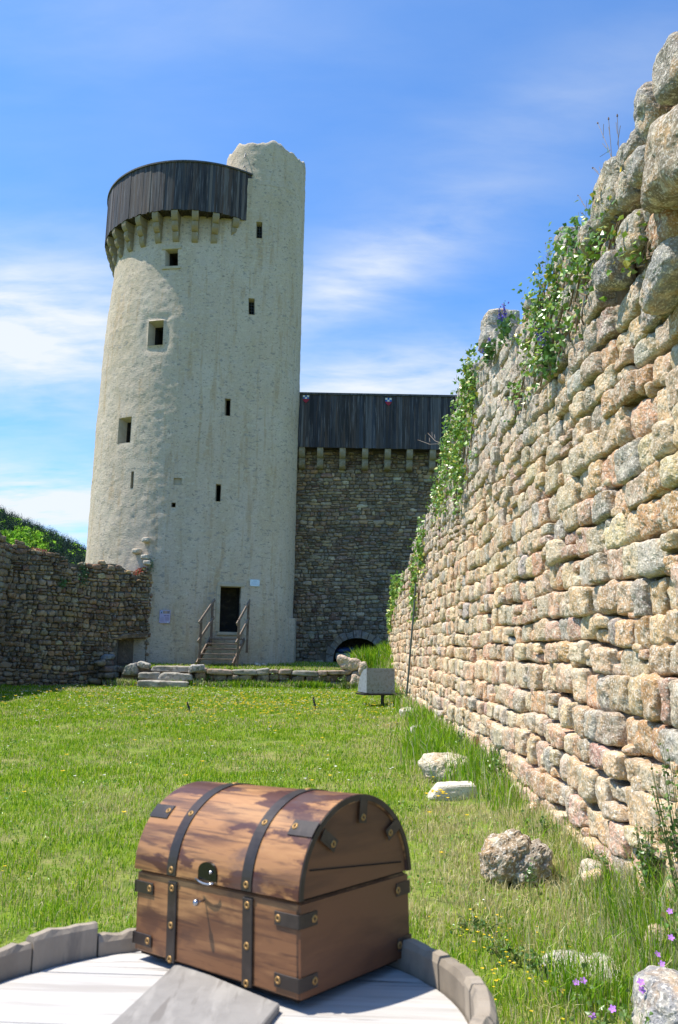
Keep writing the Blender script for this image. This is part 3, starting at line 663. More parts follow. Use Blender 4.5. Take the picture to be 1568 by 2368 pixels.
ivy('ivy', 'tall ivy curtain with dry brush covering the wall beside the timber hoarding', [(12.8, 6.1, 0.35, 0.32, 2), (13.6, 5.4, 0.7, 0.4, 3), (15.0, 5.7, 0.7, 0.32, 3), (16.6, 5.0, 0.7, 0.3, 2.2), (14.0, 4.7, 0.5, 0.3, 1.5)], 3000, 0.075, G, 0.12)
ivy('ivy', 'narrow ivy strand climbing the far wall above the thin pipe', [(20.5, 4.3, 0.5, 0.4, 2), (22.3, 3.6, 0.45, 0.45, 2), (22.2, 2.9, 0.35, 0.3, 1)], 800, 0.10, G, 0.1)
ivy('ivy', 'small bushy ivy at the far broken end of the wall', [(30.5, 3.9, 0.8, 0.35, 2), (32.0, 3.1, 0.5, 0.4, 1), (27.5, 3.9, 0.7, 0.15, 0.7)], 800, 0.14, G, 0.1)
ivy('ivy', 'few yellow green ivy leaves between boulders near the top corner', [(5.75, 5.05, 0.12, 0.18, 1), (5.35, 4.55, 0.10, 0.12, 0.8), (6.05, 5.35, 0.12, 0.06, 0.5)], 240, 0.05, G, 0.25)
def spike_plant(y, z, label, n=4, h=0.35, lean=(0, 0.25)):
    o_ = empty('flower_spike', (2.2, y, z), label, 'flower', 'purple flowers on the wall crest'); sm = MB(); fm = MB(); lf = MB()
    for k in range(n):
        b = Vector((2.2 - 0.05 * RS.rand(), y + RS.normal(0, 0.10), z)); e = b + Vector((-0.08 * RS.rand(), RS.normal(lean[0], 0.08), h * RS.uniform(0.7, 1.1)))
        sm = MB(); sm.tube([b, (b + e) / 2, e], 0.006, 4, col=(0.16, 0.2, 0.1)); rel(sm.build('stem', M['stem'], o_))
        m = 34; t = RS.uniform(0.35, 1, m); P = np.array(b) + (np.array(e) - np.array(b)) * t[:, None] + RS.normal(0, 0.016, (m, 3))
        leafy(fm, P, RS.uniform(0.02, 0.038, m), np.array([(0.14, 0.10, 0.52)]) * RS.uniform(0.7, 1.3, (m, 1)))
    m = 90; P = np.array([2.17, y, z]) + RS.normal(0, 1, (m, 3)) * (0.04, 0.15, 0.07); leafy(lf, P, RS.uniform(0.05, 0.10, m), np.array([(0.10, 0.21, 0.05)]) * RS.uniform(0.7, 1.2, (m, 1)))
    rel(fm.build('blossom', M['petal'], o_)); rel(lf.build('foliage', M['leaf'], o_))
spike_plant(9.9, 5.85, 'purple flower spikes on the crest beside the square block', 4, 0.34)
spike_plant(7.8, 4.62, 'purple flower spikes hanging with long leaves below the big ivy patch', 4, 0.42, (0.15, 0))
spike_plant(10.9, 5.95, 'short purple flowers low against the square crest block', 3, 0.2)
def twigs(base, label, tips, r=0.004):
    mb = MB()
    for tp in tips:
        b = Vector(base) + Vector((0, RS.normal(0, 0.05), 0)); e = Vector(tp); md = (b + e) / 2 + Vector((0, RS.normal(0, .04), -0.05))
        mb.tube([b, md, e], [r, r * 0.8, r * 0.6], 4, col=(0.20, 0.16, 0.13))
        mb.tube([e, e + (e - md).normalized() * 0.02], [r * 2.2, r * 1.2], 5, col=(0.15, 0.10, 0.08))
        for q in range(2):
            t = 0.5 + 0.2 * q; s0 = b.lerp(e, t); s1 = s0 + Vector((0, RS.normal(0.05, 0.08), 0.12)); mb.tube([s0, s1], r * 0.6, 4, col=(0.20, 0.16, 0.13))
    tag(mb.build('dry_stalks', M['stem']), label, 'dry plant', 'dry stalks on the wall crest')
twigs((2.3, 6.1, 5.6), 'bare dry stalks against the sky above the nearest crest stones', [(2.3, 6.42, 6.38), (2.3, 6.15, 6.22), (2.3, 6.6, 6.05), (2.3, 5.95, 6.1)])
twigs((2.3, 6.6, 5.55), 'few thin stalks leaning out left of the tallest crest stone', [(2.3, 7.05, 6.05), (2.3, 7.2, 5.85), (2.3, 6.95, 5.8)], 0.003)
twigs((2.3, 8.0, 5.75), 'dry brush of fine stalks behind the large ivy patch', [(2.3, 8.25, 6.2), (2.3, 8.5, 6.1), (2.3, 8.4, 6.0), (2.3, 8.1, 6.15), (2.3, 8.6, 6.0)], 0.003)
twigs((2.25, 13.8, 6.5), 'wispy stalks at the left edge of the tall ivy curtain', [(2.25, 14.9, 6.95), (2.25, 15.4, 6.7), (2.25, 15.7, 6.4)], 0.005)
twigs((2.15, 16.0, 5.9), 'two bare twigs reaching out in front of the timber hoarding', [(1.75, 17.0, 6.25), (1.95, 16.8, 6.35)], 0.009)
# yellow crest flowers
for y, z, lb in ((5.35, 5.2, 'single yellow flower between the grey crest boulders'), (1.0, 0, '')):
    if not lb: continue
    o_ = empty('yellow_flower', (2.1, y, z), lb, 'flower'); mb = MB(); m = 14; a = np.linspace(0, 6.28, m + 1)[:-1]; c = np.array([2.08, y, z])
    d = np.stack([0 * a - 0.3, np.cos(a), np.sin(a)], -1) * 0.022; e = np.stack([0 * a, -np.sin(a), np.cos(a)], -1) * 0.006
    mb.add(np.stack([c + 0 * d, c + d * 0.6 + e, c + d, c + d * 0.6 - e], 1).reshape(-1, 3), np.arange(4 * m).reshape(-1, 4), None, (0.8, 0.55, 0.02)); rel(mb.build('blossom', M['petal'], o_))
    mb = MB(); mb.tube([(2.2, y, z - 0.12), (2.12, y, z - 0.04), (2.08, y, z)], 0.003, 4, col=(0.15, 0.22, 0.06)); rel(mb.build('stem', M['stem'], o_))
# thin pipe on the far wall
mb = MB(); mb.tube([(2.15, 21.5, 3.4), (2.10, 21.55, 2.6), (2.04, 21.6, 1.9), (1.98, 21.7, 1.0), (1.93, 21.8, 0.35)], 0.028, 8, col=(1, 1, 1))
p_ = mb.build('cable_pipe', material('pipe_paint', (0.10, 0.12, 0.11), rough=0.5)); tag(p_, 'thin dark green conduit running down the far sunlit wall', 'pipe')

# ================================================================== tower
cx, cy = -7.6, 39.0; tcx, tcy, tr = -4.12, 37.0, 2.05
rz = interp([(0, 4.86), (5.5, 4.80), (12, 4.77), (16.5, 4.68), (20.6, 4.45), (24.5, 4.35)])
TW = empty('stone_tower', (cx, cy, 0.8), 'tall round plastered tower with taller stair turret and dark timber gallery at its top', 'tower')
AZT = math.atan2(tcy - cy, tcx - cx)
def tower_pt(s, z):
    """s in [0,4): 0-1 main arc, 1-2 front flat, 2-3 turret arc, 3-4 back flat; returns point and normal"""
    s = np.asarray(s, float); z = np.asarray(z, float)
    r = np.interp(z, [0, 5.5, 12, 16.5, 20.6, 24.5], [4.86, 4.80, 4.77, 4.68, 4.45, 4.35])
    d = math.hypot(tcx - cx, tcy - cy); be = np.arccos((r - tr) / d)
    f1 = AZT - be; f2 = AZT + be            # front and back tangent normals
    nx = np.zeros_like(s + z); ny = nx.copy(); px = nx.copy(); py = nx.copy()
    def setm(m, X, Yy, A):
        px[m] = X[m]; py[m] = Yy[m]; nx[m] = np.cos(A)[m]; ny[m] = np.sin(A)[m]
    s = s + 0 * z; f1 = f1 + 0 * s; f2 = f2 + 0 * s; r = r + 0 * s
    A = f2 + s * (2 * math.pi - (f2 - f1)); setm(s < 1, cx + r * np.cos(A), cy + r * np.sin(A), A)
    def mp(A): return cx + r * np.cos(A), cy + r * np.sin(A)
    def tp(A): return tcx + tr * np.cos(A), tcy + tr * np.sin(A)
    u = s - 1; a, b = mp(f1), tp(f1); setm((s >= 1) & (s < 2), a[0] + (b[0] - a[0]) * u, a[1] + (b[1] - a[1]) * u, f1)
    A = f1 + (s - 2) * (f2 - f1); a = tp(A); setm((s >= 2) & (s < 3), a[0], a[1], A)
    u = s - 3; a, b = tp(f2), mp(f2); setm(s >= 3, a[0] + (b[0] - a[0]) * u, a[1] + (b[1] - a[1]) * u, f2)
    return np.stack([px, py, z + 0 * s], -1), np.stack([nx, ny, 0 * nx], -1)
def s_of_az(deg, z=12.0):      # degrees, main arc
    r = rz(z); be = math.degrees(math.acos((r - tr) / math.hypot(tcx - cx, tcy - cy))); a2 = math.degrees(AZT) + be; a1 = math.degrees(AZT) - be
    return ((deg - a2) % 360) / (360 - (a2 - a1))
def s_of_x(x, z):              # on the front flat
    lo, hi = 1.0, 1.9999
    for _ in range(40):
        mi = (lo + hi) / 2
        if tower_pt(np.array([mi]), np.array([z]))[0][0, 0] < x: lo = mi
        else: hi = mi
    return lo
OPEN = []   # name, s0, s1, z0, z1, margin (l, r, b, t), depth, kind
def op_az(nm, a0, a1, z0, z1, **k): OPEN.append((nm, s_of_az(a0, z0), s_of_az(a1, z0), z0, z1, k))
def op_x(nm, x0, x1, z0, z1, **k): OPEN.append((nm, s_of_x(x0, z0), s_of_x(x1, z0), z0, z1, k))
op_az('window', -101.2, -93.3, 19.32, 20.22, d=0.30, mg=(0.10, 0.0, 0.0, 0.05), lb='square window just below the timber gallery')
op_az('window', -108.2, -98.8, 15.32, 16.55, d=0.42, mg=(0.14, 0.02, 0.12, 0.16), lb='square window set in a broken recess half way up')
op_az('window', -124.5, -115.0, 10.72, 11.95, d=0.40, mg=(0.14, 0.0, 0.05, 0.12), lb='square window with splayed jamb on the lit left side')
op_az('arrow_slit', -112.6, -111.0, 8.55, 9.33, d=0.3, mg=(0, 0, 0, 0), lb='hair thin slit on the lit left side')
op_az('putlog_hole', -87.9, -83.7, 8.68, 8.99, d=0.10, mg=(0, 0, 0, 0), lb='shallow walled up hole', light=True)
op_az('putlog_hole', -88.4, -86.2, 7.66, 7.87, d=0.3, mg=(0, 0, 0, 0), lb='small square dark hole')
op_x('arrow_slit', -4.26, -3.98, 21.08, 21.93, d=0.35, mg=(0.05, 0, 0, 0.05), bars=True, lb='highest barred slit of the stair turret')
op_x('arrow_slit', -4.46, -4.18, 17.12, 17.94, d=0.35, mg=(0.05, 0, 0, 0.05), bars=True, lb='second barred slit of the stair turret')
op_x('arrow_slit', -5.35, -5.09, 12.06, 12.88, d=0.30, mg=(0.10, 0, 0.05, 0), lb='narrow slit at mid height of the stair turret')
op_x('arrow_slit', -5.58, -5.35, 8.03, 8.82, d=0.30, mg=(0.07, 0, 0.05, 0), lb='lowest slit of the stair turret')
op_x('doorway', -5.14, -4.27, 2.23, 4.22, d=0.30, mg=(0.02, 0.02, 0, 0.02), lb='dark open doorway at the head of the wooden stair')
def tower_surface():
    S = list(np.linspace(0, 0.50, 25)) + list(np.linspace(0.50, 1.0, 165)[1:]) + list(np.linspace(1, 2, 36)[1:]) + list(np.linspace(2, 3, 42)[1:]) + list(np.linspace(3, 4, 5)[1:-1]) + [3.9999]
    Z = list(np.arange(0.4, 24.2, 0.115)) + [24.2]
    for o_ in OPEN: S += [o_[1], o_[2]]; Z += [o_[3], o_[4]]
    def uniq(a, eps):
        a = sorted(a); out = [a[0]]
        keep = set()
        for v in a[1:]:
            if v - out[-1] > eps: out.append(v)
        return out
    imp_s = [v for o_ in OPEN for v in (o_[1], o_[2])]; imp_z = [v for o_ in OPEN for v in (o_[3], o_[4])]
    S = sorted(imp_s + [v for v in S if min(abs(v - q) for q in imp_s) > 0.0012]); Z = sorted(set(imp_z + [v for v in Z if min(abs(v - q) for q in imp_z) > 0.03]))
    S = np.array(S); Z = np.array(Z)
    SS, ZZ = np.meshgrid(S, Z); P, Nn = tower_pt(SS, ZZ)
    dd = 0.022 * fbm(P * 0.8, 3, 31) + 0.012 * fbm(P * np.array([4, 4, 5]), 2, 33)
    az = np.arctan2(P[..., 1] - cy, P[..., 0] - cx); rough = sst(-1.45, -1.75, az) * (SS < 1) * (az < 0) + (az > 0)
    dd = dd + (0.22 + 0.7 * rough) * np.maximum(0, fbm(P * np.array([5.5, 5.5, 9.0]), 3, 41)) * 0.017
    for o_ in OPEN:
        ds = np.maximum(np.maximum(o_[1] - SS, SS - o_[2]), 0) * np.where(SS < 1, 22, 2.9); dz = np.maximum(np.maximum(o_[3] - ZZ, ZZ - o_[4]), 0)
        dist = np.hypot(ds, dz); dd = dd * sst(0, 0.25, dist)
        if o_[0] == 'window' and 15 < o_[3] < 16: dd = dd - 0.05 * sst(0.5, 0.15, dist) * (dist > 0.04)
    P = P + Nn * dd[..., None]
    ns, nz = len(S), len(Z)
    i = np.arange(nz - 1)[:, None] * ns + np.arange(ns - 1)[None]
    keep = np.ones((nz - 1, ns - 1), bool); sm = (S[:-1] + S[1:]) / 2; zm = (Z[:-1] + Z[1:]) / 2
    for o_ in OPEN: keep &= ~(((sm > o_[1]) & (sm < o_[2]))[None] & ((zm > o_[3]) & (zm < o_[4]))[:, None])
    Q = np.stack([i, i + 1, i + ns + 1, i + ns], -1)[keep]
    mb = MB(); mb.add(P.reshape(-1, 3), Q)
    # gallery floor cap
    Pt, _ = tower_pt(S, np.full(ns, 24.2)); c = len(Pt); V = np.concatenate([Pt, [[cx + 1.5, cy - .5, 24.2]]]); mb.add(V, None, [[k, (k + 1) % c, c] for k in range(c)])
    # turret head, a full ring with a broken rim, and its wall thickness
    A = np.linspace(0, 2 * math.pi, 97); zt = 26.12 + 0.22 * fbm(np.stack([np.cos(A) * 2, np.sin(A) * 2, 0 * A], -1) * 1.6, 3, 51) + 0.15 * np.cos(A + 1.6) + 0.12 * np.round(np.sin(A * 3 + 1))*0.5; zt[-1] = zt[0]
    K = 22; V = []
    for k in range(K + 1):
        z = 23.9 + (zt - 23.9) * k / K; B = np.stack([tcx + tr * np.cos(A), tcy + tr * np.sin(A), z], -1)
        d2 = 0.035 * fbm(B * 0.8, 3, 31) + 0.012 * fbm(B * np.array([4, 4, 5]), 2, 33) + 0.5 * np.maximum(0, fbm(B * np.array([3.3, 3.3, 6.0]), 3, 41)) * 0.045 - 0.05 * (k == K)
        V.append(B + np.stack([np.cos(A), np.sin(A), 0 * A], -1) * (d2[:, None] - 0.002))
    for q, dz in ((1.95, 0.05), (1.65, -0.02), (1.60, -1.2)): V.append(np.stack([tcx + q * np.cos(A), tcy + q * np.sin(A), zt + dz + 0.04 * fbm(np.stack([A * 3, A * 0, A * 0 + q], -1), 2, 3)], -1))
    V = np.array(V); m = V.shape[1]; i = np.arange(V.shape[0] - 1)[:, None] * m + np.arange(m - 1)[None]
    mb.add(V.reshape(-1, 3), np.stack([i, i + 1, i + m + 1, i + m], -1).reshape(-1, 4))
    return rel(mb.build('wall', M['plaster'], TW, smooth=True))
tower_surface()
M['reveal'] = material('dressed_jamb', (0.42, 0.365, 0.27), rough=0.9, layers=[(0.7, 3, ONE, 0.45, 0.7, 0.6), ((0.36, 0.30, 0.2), 6, ONE, 0.55, 0.7, 0.5)], bumps=[(20, ONE, 0.4, 0.01)])
M['iron'] = material('blue_grey_iron', (0.10, 0.12, 0.15), rough=0.5, metal=0.3)
for nm, s0, s1, z0, z1, k in OPEN:
    a, na = tower_pt(np.array([s0, s1, s1, s0]), np.array([z0, z0, z1, z1])); n0 = na.mean(0); n0 /= np.linalg.norm(n0); d = k['d']; ml, mr, mbm, mt = k['mg']
    tv = a[1] - a[0]; W_ = np.linalg.norm(tv); tv /= W_; up = np.array([0, 0, 1.])
    f = a + n0 * 0.01
    inn = np.array([a[0] - n0 * d + tv * ml + up * mbm, a[1] - n0 * d - tv * mr + up * mbm, a[2] - n0 * d - tv * mr - up * mt, a[3] - n0 * d + tv * ml - up * mt])
    if ml > 0.3: # frame plane of a splayed recess: outer shelf then the opening
        pass
    bk = inn - n0 * 0.9
    mb = MB(); mb.add(np.concatenate([f, inn]), [[j, (j + 1) % 4, 4 + (j + 1) % 4, 4 + j] for j in range(4)])
    o_ = rel(mb.build(nm, M['reveal'], TW)); o_['label'] = k['lb']
    mb = MB()
    if k.get('light'): mb.add(inn, [[0, 1, 2, 3]]); q_ = mb.build('backing', M['reveal'], o_)
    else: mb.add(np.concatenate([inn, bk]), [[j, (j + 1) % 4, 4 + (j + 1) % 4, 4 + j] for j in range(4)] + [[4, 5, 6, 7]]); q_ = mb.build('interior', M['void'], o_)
    q_.matrix_parent_inverse = o_.matrix_world.inverted() if False else Matrix.Identity(4)
    if k.get('bars'):
        mb = MB(); 
        for t in (0.35, 0.68): mb.tube([inn[0] + tv * W_ * t + n0 * 0.05, inn[3] + tv * W_ * t + n0 * 0.05], 0.015, 6)
        for t in (0.2, 0.4, 0.6, 0.8): mb.tube([inn[0] + (inn[3] - inn[0]) * t + n0 * 0.05, inn[1] + (inn[2] - inn[1]) * t + n0 * 0.05], 0.010, 6)
        mb.build('grille', M['iron'], o_)
# dressed stone round the door and the upper window
def tower_block(mb, s, z, hw, hh, hd, col=None, pr=0.03, m=None):
    p, n = tower_pt(np.array([s]), np.array([z])); p = p[0]; n = n[0]; t = np.array([-n[1], n[0], 0]); 
    Mx = np.stack([t, n, [0, 0, 1]], 1); mb.box(p + n * (pr - hd), (hw, hd, hh), col, Mx, bev=0.015)
mb = MB(); d_ = OPEN[10]
for k in range(5):
    z = 2.23 + 0.2 + 0.4 * k
    tower_block(mb, d_[1] - 0.035, z, 0.09, 0.195, 0.12, pr=0.035)
tower_block(mb, (d_[1] + d_[2]) / 2, 4.30, 0.60, 0.075, 0.12, pr=0.05); tower_block(mb, (d_[1] + d_[2]) / 2, 2.16, 0.56, 0.07, 0.22, pr=0.10)
rel(mb.build('door_frame', M['reveal'], TW))
mb = MB()
for k in range(8): tower_block(mb, d_[2] + 0.012 + 0.008 * math.sin(k * 2.1), 2.35 + 0.25 * k, 0.05, 0.12, 0.12, pr=-0.005)
rel(mb.build('broken_jamb', M['reveal'], TW))
mb = MB(); w_ = OPEN[0]
tower_block(mb, (w_[1] + w_[2]) / 2, w_[4] + 0.09, 0.48, 0.09, 0.15, pr=0.03); rel(mb.build('window_lintel', M['reveal'], TW)); mb = MB(); tower_block(mb, (w_[1] + w_[2]) / 2, w_[3] - 0.08, 0.46, 0.075, 0.15, pr=0.05)
rel(mb.build('window_sill', M['reveal'], TW))
# toothing stones left where the wall once joined
for x, z in ((-8.45, 6.15), (-8.85, 5.66), (-8.45, 5.40), (-8.32, 5.15)):
    az = math.degrees(math.asin(max(-1, min(1, (x - cx) / 4.8)))) - 90
    p, n = tower_pt(np.array([s_of_az(az, 5.5)]), np.array([z])); mb = MB()
    stones(mb, p + n * 0.05, np.array([[0.17, 0.26, 0.11]]), np.stack([[-n[0][1], n[0][0], 0], -n[0], [0, 0, 1]], 1), 7, np.array([[0.46, 0.41, 0.32]]), [5], 0.02, 6, back=True)
    rel(mb.build('toothing_stone', M['stone'], TW, smooth=True))
# flared plinth at the right foot
mb = MB(); mb.prism([(-2.75, 36.05), (-2.28, 36.02), (-1.93, 36.5), (-1.93, 38.0), (-2.75, 38.0)], 2, 0.6, 2.95); V = mb.V[0]
V[5:10, :2] = V[5:10, :2] + np.array([-0.02, 0.02]); mb.V[0] = V
mb.prism([(-2.75, 36.08), (-2.30, 36.05), (-1.97, 36.53), (-1.97, 38.0), (-2.75, 38.0)], 2, 2.95, 3.02); V = mb.V[1]; V[5:10, :2] += np.array([-0.22, 0.12])
rel(mb.build('plinth', M['plaster'], TW))
# corbels
def corbel_mesh(w=0.155, r0=4.2, steps=((5.00, 21.50, 21.955), (4.84, 21.04, 21.49), (4.66, 20.56, 21.03)), mat='reveal'):
    mb = MB()
    for i, (ro, a, b) in enumerate(steps):
        ro = ro - 0.02; q = b - a; pts = [(r0, b), (r0, a), (ro - q * 0.62, a)]
        for t in range(1, 6): th = math.pi / 2 * t / 5; pts.append((ro - q * 0.62 + q * 0.62 * math.sin(th), a + q * 0.75 - q * 0.75 * math.cos(th)))
        pts.append((ro, b)); ww = w * (1 - 0.03 * i)
        mb.prism(pts, 1, -ww, ww, col=np.array((0.25, 0.21, 0.14)) * (1, .94, 1.03)[i % 3])
    return mb
M['corbelstone'] = material('corbel_stone', attr=True, rough=0.92, layers=[((0.28, 0.20, 0.09), 2.2, ONE, 0.48, 0.62, 0.6), ((0.33, 0.31, 0.26), 5, ONE, 0.5, 0.7, 0.6)], bumps=[(12, ONE, 0.7, 0.03)])
cb = corbel_mesh().build('corbel', M['corbelstone'], TW)
for k in range(14):
    c_ = cb if k == 0 else copy_obj(cb, TW)
    c_.location = (0, 0, -0.8); c_.rotation_euler = (0, 0, R(-61.2 - 11.45 * k))
# timber gallery
HW = 0.78 * np.array([1.08, 1.0, 0.94]) * np.array([(0.035, 0.037, 0.043), (0.058, 0.052, 0.050), (0.085, 0.083, 0.085), (0.028, 0.028, 0.034), (0.070, 0.055, 0.047), (0.046, 0.052, 0.064), (0.115, 0.112, 0.112), (0.040, 0.036, 0.034)])
def ring_board(mb, a0, a1, r0, r1, z0, z1, col, n=2):
    V = []
    for k in range(n + 1):
        a = a0 + (a1 - a0) * k / n; c, s = math.cos(a), math.sin(a)
        V += [(cx + r0 * c, cy + r0 * s, z0), (cx + r1 * c, cy + r1 * s, z0), (cx + r1 * c, cy + r1 * s, z1), (cx + r0 * c, cy + r0 * s, z1)]
    Q = [[k * 4 + j, k * 4 + (j + 1) % 4, (k + 1) * 4 + (j + 1) % 4, (k + 1) * 4 + j] for k in range(n) for j in range(4)] + [[0, 1, 2, 3], [n * 4 + 3, n * 4 + 2, n * 4 + 1, n * 4]]
    mb.add(V, Q, None, col)
mb = MB(); a = R(306.9); rs = random.Random(3)
while a > R(80):
    w = R(rs.uniform(1.1, 2.1)); o_ = rs.uniform(-0.012, 0.012); ring_board(mb, a - w - 0.0006, a, 4.985 + o_, 5.015 + o_, 21.95 + rs.uniform(-0.035, 0.03), 24.42, HW[rs.randrange(len(HW))] * rs.uniform(0.8, 1.3)); a -= w
hb = rel(mb.build('timber_gallery', M['oldwood'], TW))
mb = MB(); ring_board(mb, R(80), R(306.9), 4.93, 5.075, 24.42, 24.50, (0.07, 0.07, 0.073), 90)
q_ = mb.build('top_rail', M['oldwood'], hb)
mb = MB(); ring_board(mb, R(80), R(306), 4.2, 4.975, 21.98, 22.05, (0.035, 0.03, 0.026), 90)
for k in range(30): ring_board(mb, R(306 - 7.6 * k) - 0.018, R(306 - 7.6 * k), 4.2, 4.97, 21.93, 22.0, (0.05, 0.04, 0.035), 1)
q_ = mb.build('floor_boards', M['oldwood'], hb)
mb = MB(); ring_board(mb, R(80), R(310), 4.86, 4.93, 22.6, 22.75, (0.06, 0.05, 0.04), 60); ring_board(mb, R(80), R(310), 4.86, 4.93, 24.0, 24.15, (0.06, 0.05, 0.04), 60); mb.build('inner_rail', M['oldwood'], hb)
# small iron fittings near the turret head
for (x, z, l) in ((-5.0, 25.55, 0.32), (-5.02, 24.95, 0.16)):
    mb = MB(); yy = tcy - math.sqrt(max(0.01, tr ** 2 - (x - tcx) ** 2)) - 0.04; mb.tube([(x, yy - 0.12, z - l / 2), (x + 0.03, yy - 0.02, z + l / 2)], 0.022, 6); rel(mb.build('iron_hook', M['iron'], TW))

# wall signs
def sign(name, x0, x1, z0, z1, mat, label, cat, rows, proud=0.02):
    zc = (z0 + z1) / 2; xc = (x0 + x1) / 2
    p, n = tower_pt(np.array([s_of_x(xc, zc) if xc > -6.4 else s_of_az(math.degrees(math.asin((xc - cx) / 4.85)) - 90, zc)]), np.array([zc])); p = p[0]; n = n[0]; t = np.array([-n[1], n[0], 0]); t = t if t[0] > 0 else -t
    up = np.array([0, 0, 1.]); hw = (x1 - x0) / 2; hh = (z1 - z0) / 2; Mx = np.stack([t, n, up], 1)
    o_ = empty(name, tuple(p), label, cat)
    b = MB(); b.box(p + n * (proud + 0.05), (hw, 0.012, hh), None, Mx, bev=0.004); rel(b.build('plate', mat, o_))
    groups = {}
    for (nm, u0, u1, v0, v1, col) in rows:
        if nm == 'screw': q_ = MB()
        (q_ if nm == 'screw' else groups.setdefault(nm, MB())).box(p + n * (proud + 0.064) + t * ((u0 + u1 - 1) * hw) + up * ((1 - v0 - v1) * hh), ((u1 - u0) * hw, 0.003, (v1 - v0) * hh), col, Mx)
        if nm == 'screw': rel(q_.build('screw', M['ink'], o_))
    for nm, g in groups.items(): rel(g.build(nm, M['ink'], o_))
M['ink'] = material('print_ink', attr=True, rough=0.5)
rows = [('picture', .10, .24, .05, .26, (0.25, 0.40, 0.62)), ('picture', .12, .20, .14, .26, (0.05, 0.05, 0.07)), ('picture', .30, .50, .05, .26, (0.30, 0.25, 0.22)), ('picture', .52, .68, .05, .26, (0.36, 0.27, 0.20)), ('picture', .70, .94, .05, .26, (0.22, 0.18, 0.18)),
        ('lettering', .42, .62, .40, .45, (0.10, 0.07, 0.22)), ('lettering', .66, .90, .40, .45, (0.10, 0.07, 0.22))]
rows += [('lettering', .10, .44, .52 + .05 * k, .535 + .05 * k, (0.28, 0.26, 0.40)) for k in range(8)] + [('lettering', .54, .92, .52 + .05 * k, .54 + .05 * k, (0.24, 0.20, 0.33)) for k in range(6)] + [('emblem', .74, .88, .88, .95, (0.55, 0.65, 0.7))] + [('screw', u, u + .05, v, v + .035, (0.03, 0.03, 0.05)) for u in (.03, .92) for v in (.02, .945)]
sign('information_panel', -7.68, -7.22, 2.54, 3.10, material('lilac_panel', (0.40, 0.37, 0.55), rough=0.4), 'small lilac information panel with a strip of pictures left of the stair', 'sign', rows)
rows = [('lettering', .33, .72, .18, .25, (0.20, 0.38, 0.52))] + [('lettering', .12, .9 if k != 1 else .55, .36 + .11 * k, .385 + .11 * k, (0.30, 0.42, 0.58)) for k in range(5)] + [('screw', u, u + .05, v, v + .07, (0.04, 0.05, 0.06)) for u in (.04, .91) for v in (.05, .86)]
sign('wall_plaque', -3.93, -3.50, 4.27, 4.57, material('pale_blue_plaque', (0.56, 0.68, 0.76), rough=0.3), 'small pale blue plaque on the tower right of the doorway', 'plaque', rows)

# ================================================================== wooden stair
WS = empty('wooden_stair', (-4.9, 34.0, 0.8), 'short weathered wooden stair with handrails leading up to the tower doorway', 'stair')
GW = [(0.17, 0.12, 0.085), (0.20, 0.145, 0.105), (0.14, 0.10, 0.075), (0.22, 0.17, 0.13)]
lt = (-5.48, 34.35); rt_ = (-4.06, 34.35); lb_ = (-5.80, 33.25); rb_ = (-4.36, 33.25)
for k in range(5):
    t = k / 4.0; xl = -5.46 + (-5.76 + 5.46) * t; xr = -4.06 + (-4.34 + 4.06) * t; y = 34.35 - 1.1 * t; z = 1.92 - 0.215 * k
    b = MB(); b.box(((xl + xr) / 2, y, z), ((xr - xl) / 2, 0.135, 0.028), GW[k % 4], bev=0.006); rel(b.build('tread', M['graywood'], WS))
for xa, xb in ((-5.50, -5.80), (-4.02, -4.30)):
    b = MB(); b.beam((xa, 34.5, 1.92), (xb, 33.12, 0.86), 0.06, 0.20, col=GW[1], bev=0.006); rel(b.build('stringer', M['graywood'], WS))
posts = [(-5.72, 33.25, 0.75, 2.74), (-5.44, 34.3, 1.6, 3.50), (-4.12, 33.2, 0.75, 2.74), (-3.87, 34.3, 1.35, 3.52)]
for x, y, z0, z1 in posts:
    b = MB(); b.box((x, y, (z0 + z1) / 2), (0.048, 0.048, (z1 - z0) / 2), GW[2], bev=0.008); rel(b.build('post', M['graywood'], WS))
for dz, nm in ((0.0, 'handrail'), (-0.78, 'mid_rail')):
    for (a_, c_, zx) in (((-5.79, 33.12, 2.55), (-5.37, 34.42, 3.62), 0), ((-4.19, 33.05, 2.52), (-3.83, 34.42, 3.62), 0)):
        b = MB(); q0 = Vector(a_) + Vector((0, -0.03, dz)); q1 = Vector(c_) + Vector((0, 0, dz + (0.02 if dz else 0))); b.beam(q0, q1, 0.05, 0.13, col=GW[3], bev=0.008); rel(b.build(nm, M['graywood'], WS))

# ================================================================== shaded masonry wall behind, with its timber hoarding
BW = empty('curtain_wall', (0.0, 37.9, 0.8), 'high shaded rubble wall joining the tower with a dark timber hoarding along its top', 'wall')
AX, AA, AZ0, AB = 1.0, 1.17, 0.8, 1.32      # low arch: centre, half width, sill, rise
def in_arch(x, z, g=0.0):
    return ((x - AX) / (AA + g)) ** 2 + (max(0, z - AZ0) / (AB + g)) ** 2.6 < 1 if z >= AZ0 - 0.6 else False
mb = MB()
wall_courses(mb, (-2.6, 37.9), (1, 0), 8.6, lambda u: 0.7, lambda u: 11.35, (0.13, 0.24), (0.16, 0.48), 0.10, DARK_PAL, lambda u: 5, (0, -1), None, jit=0.03, wave=0.05, amp=0.025, gap=0.024, seed=4, pwr=(3.5, 7), taper=0.18, tilt=0.06, cv=(0.6, 1.45),
             skip=lambda u, z, l, h: in_arch(u - 2.6, z, 0.33) or in_arch(u - 2.6 + l / 2, z, 0.3) or in_arch(u - 2.6 - l / 2, z, 0.3))
rel(mb.build('stonework', M['darkstone'], BW, smooth=True))
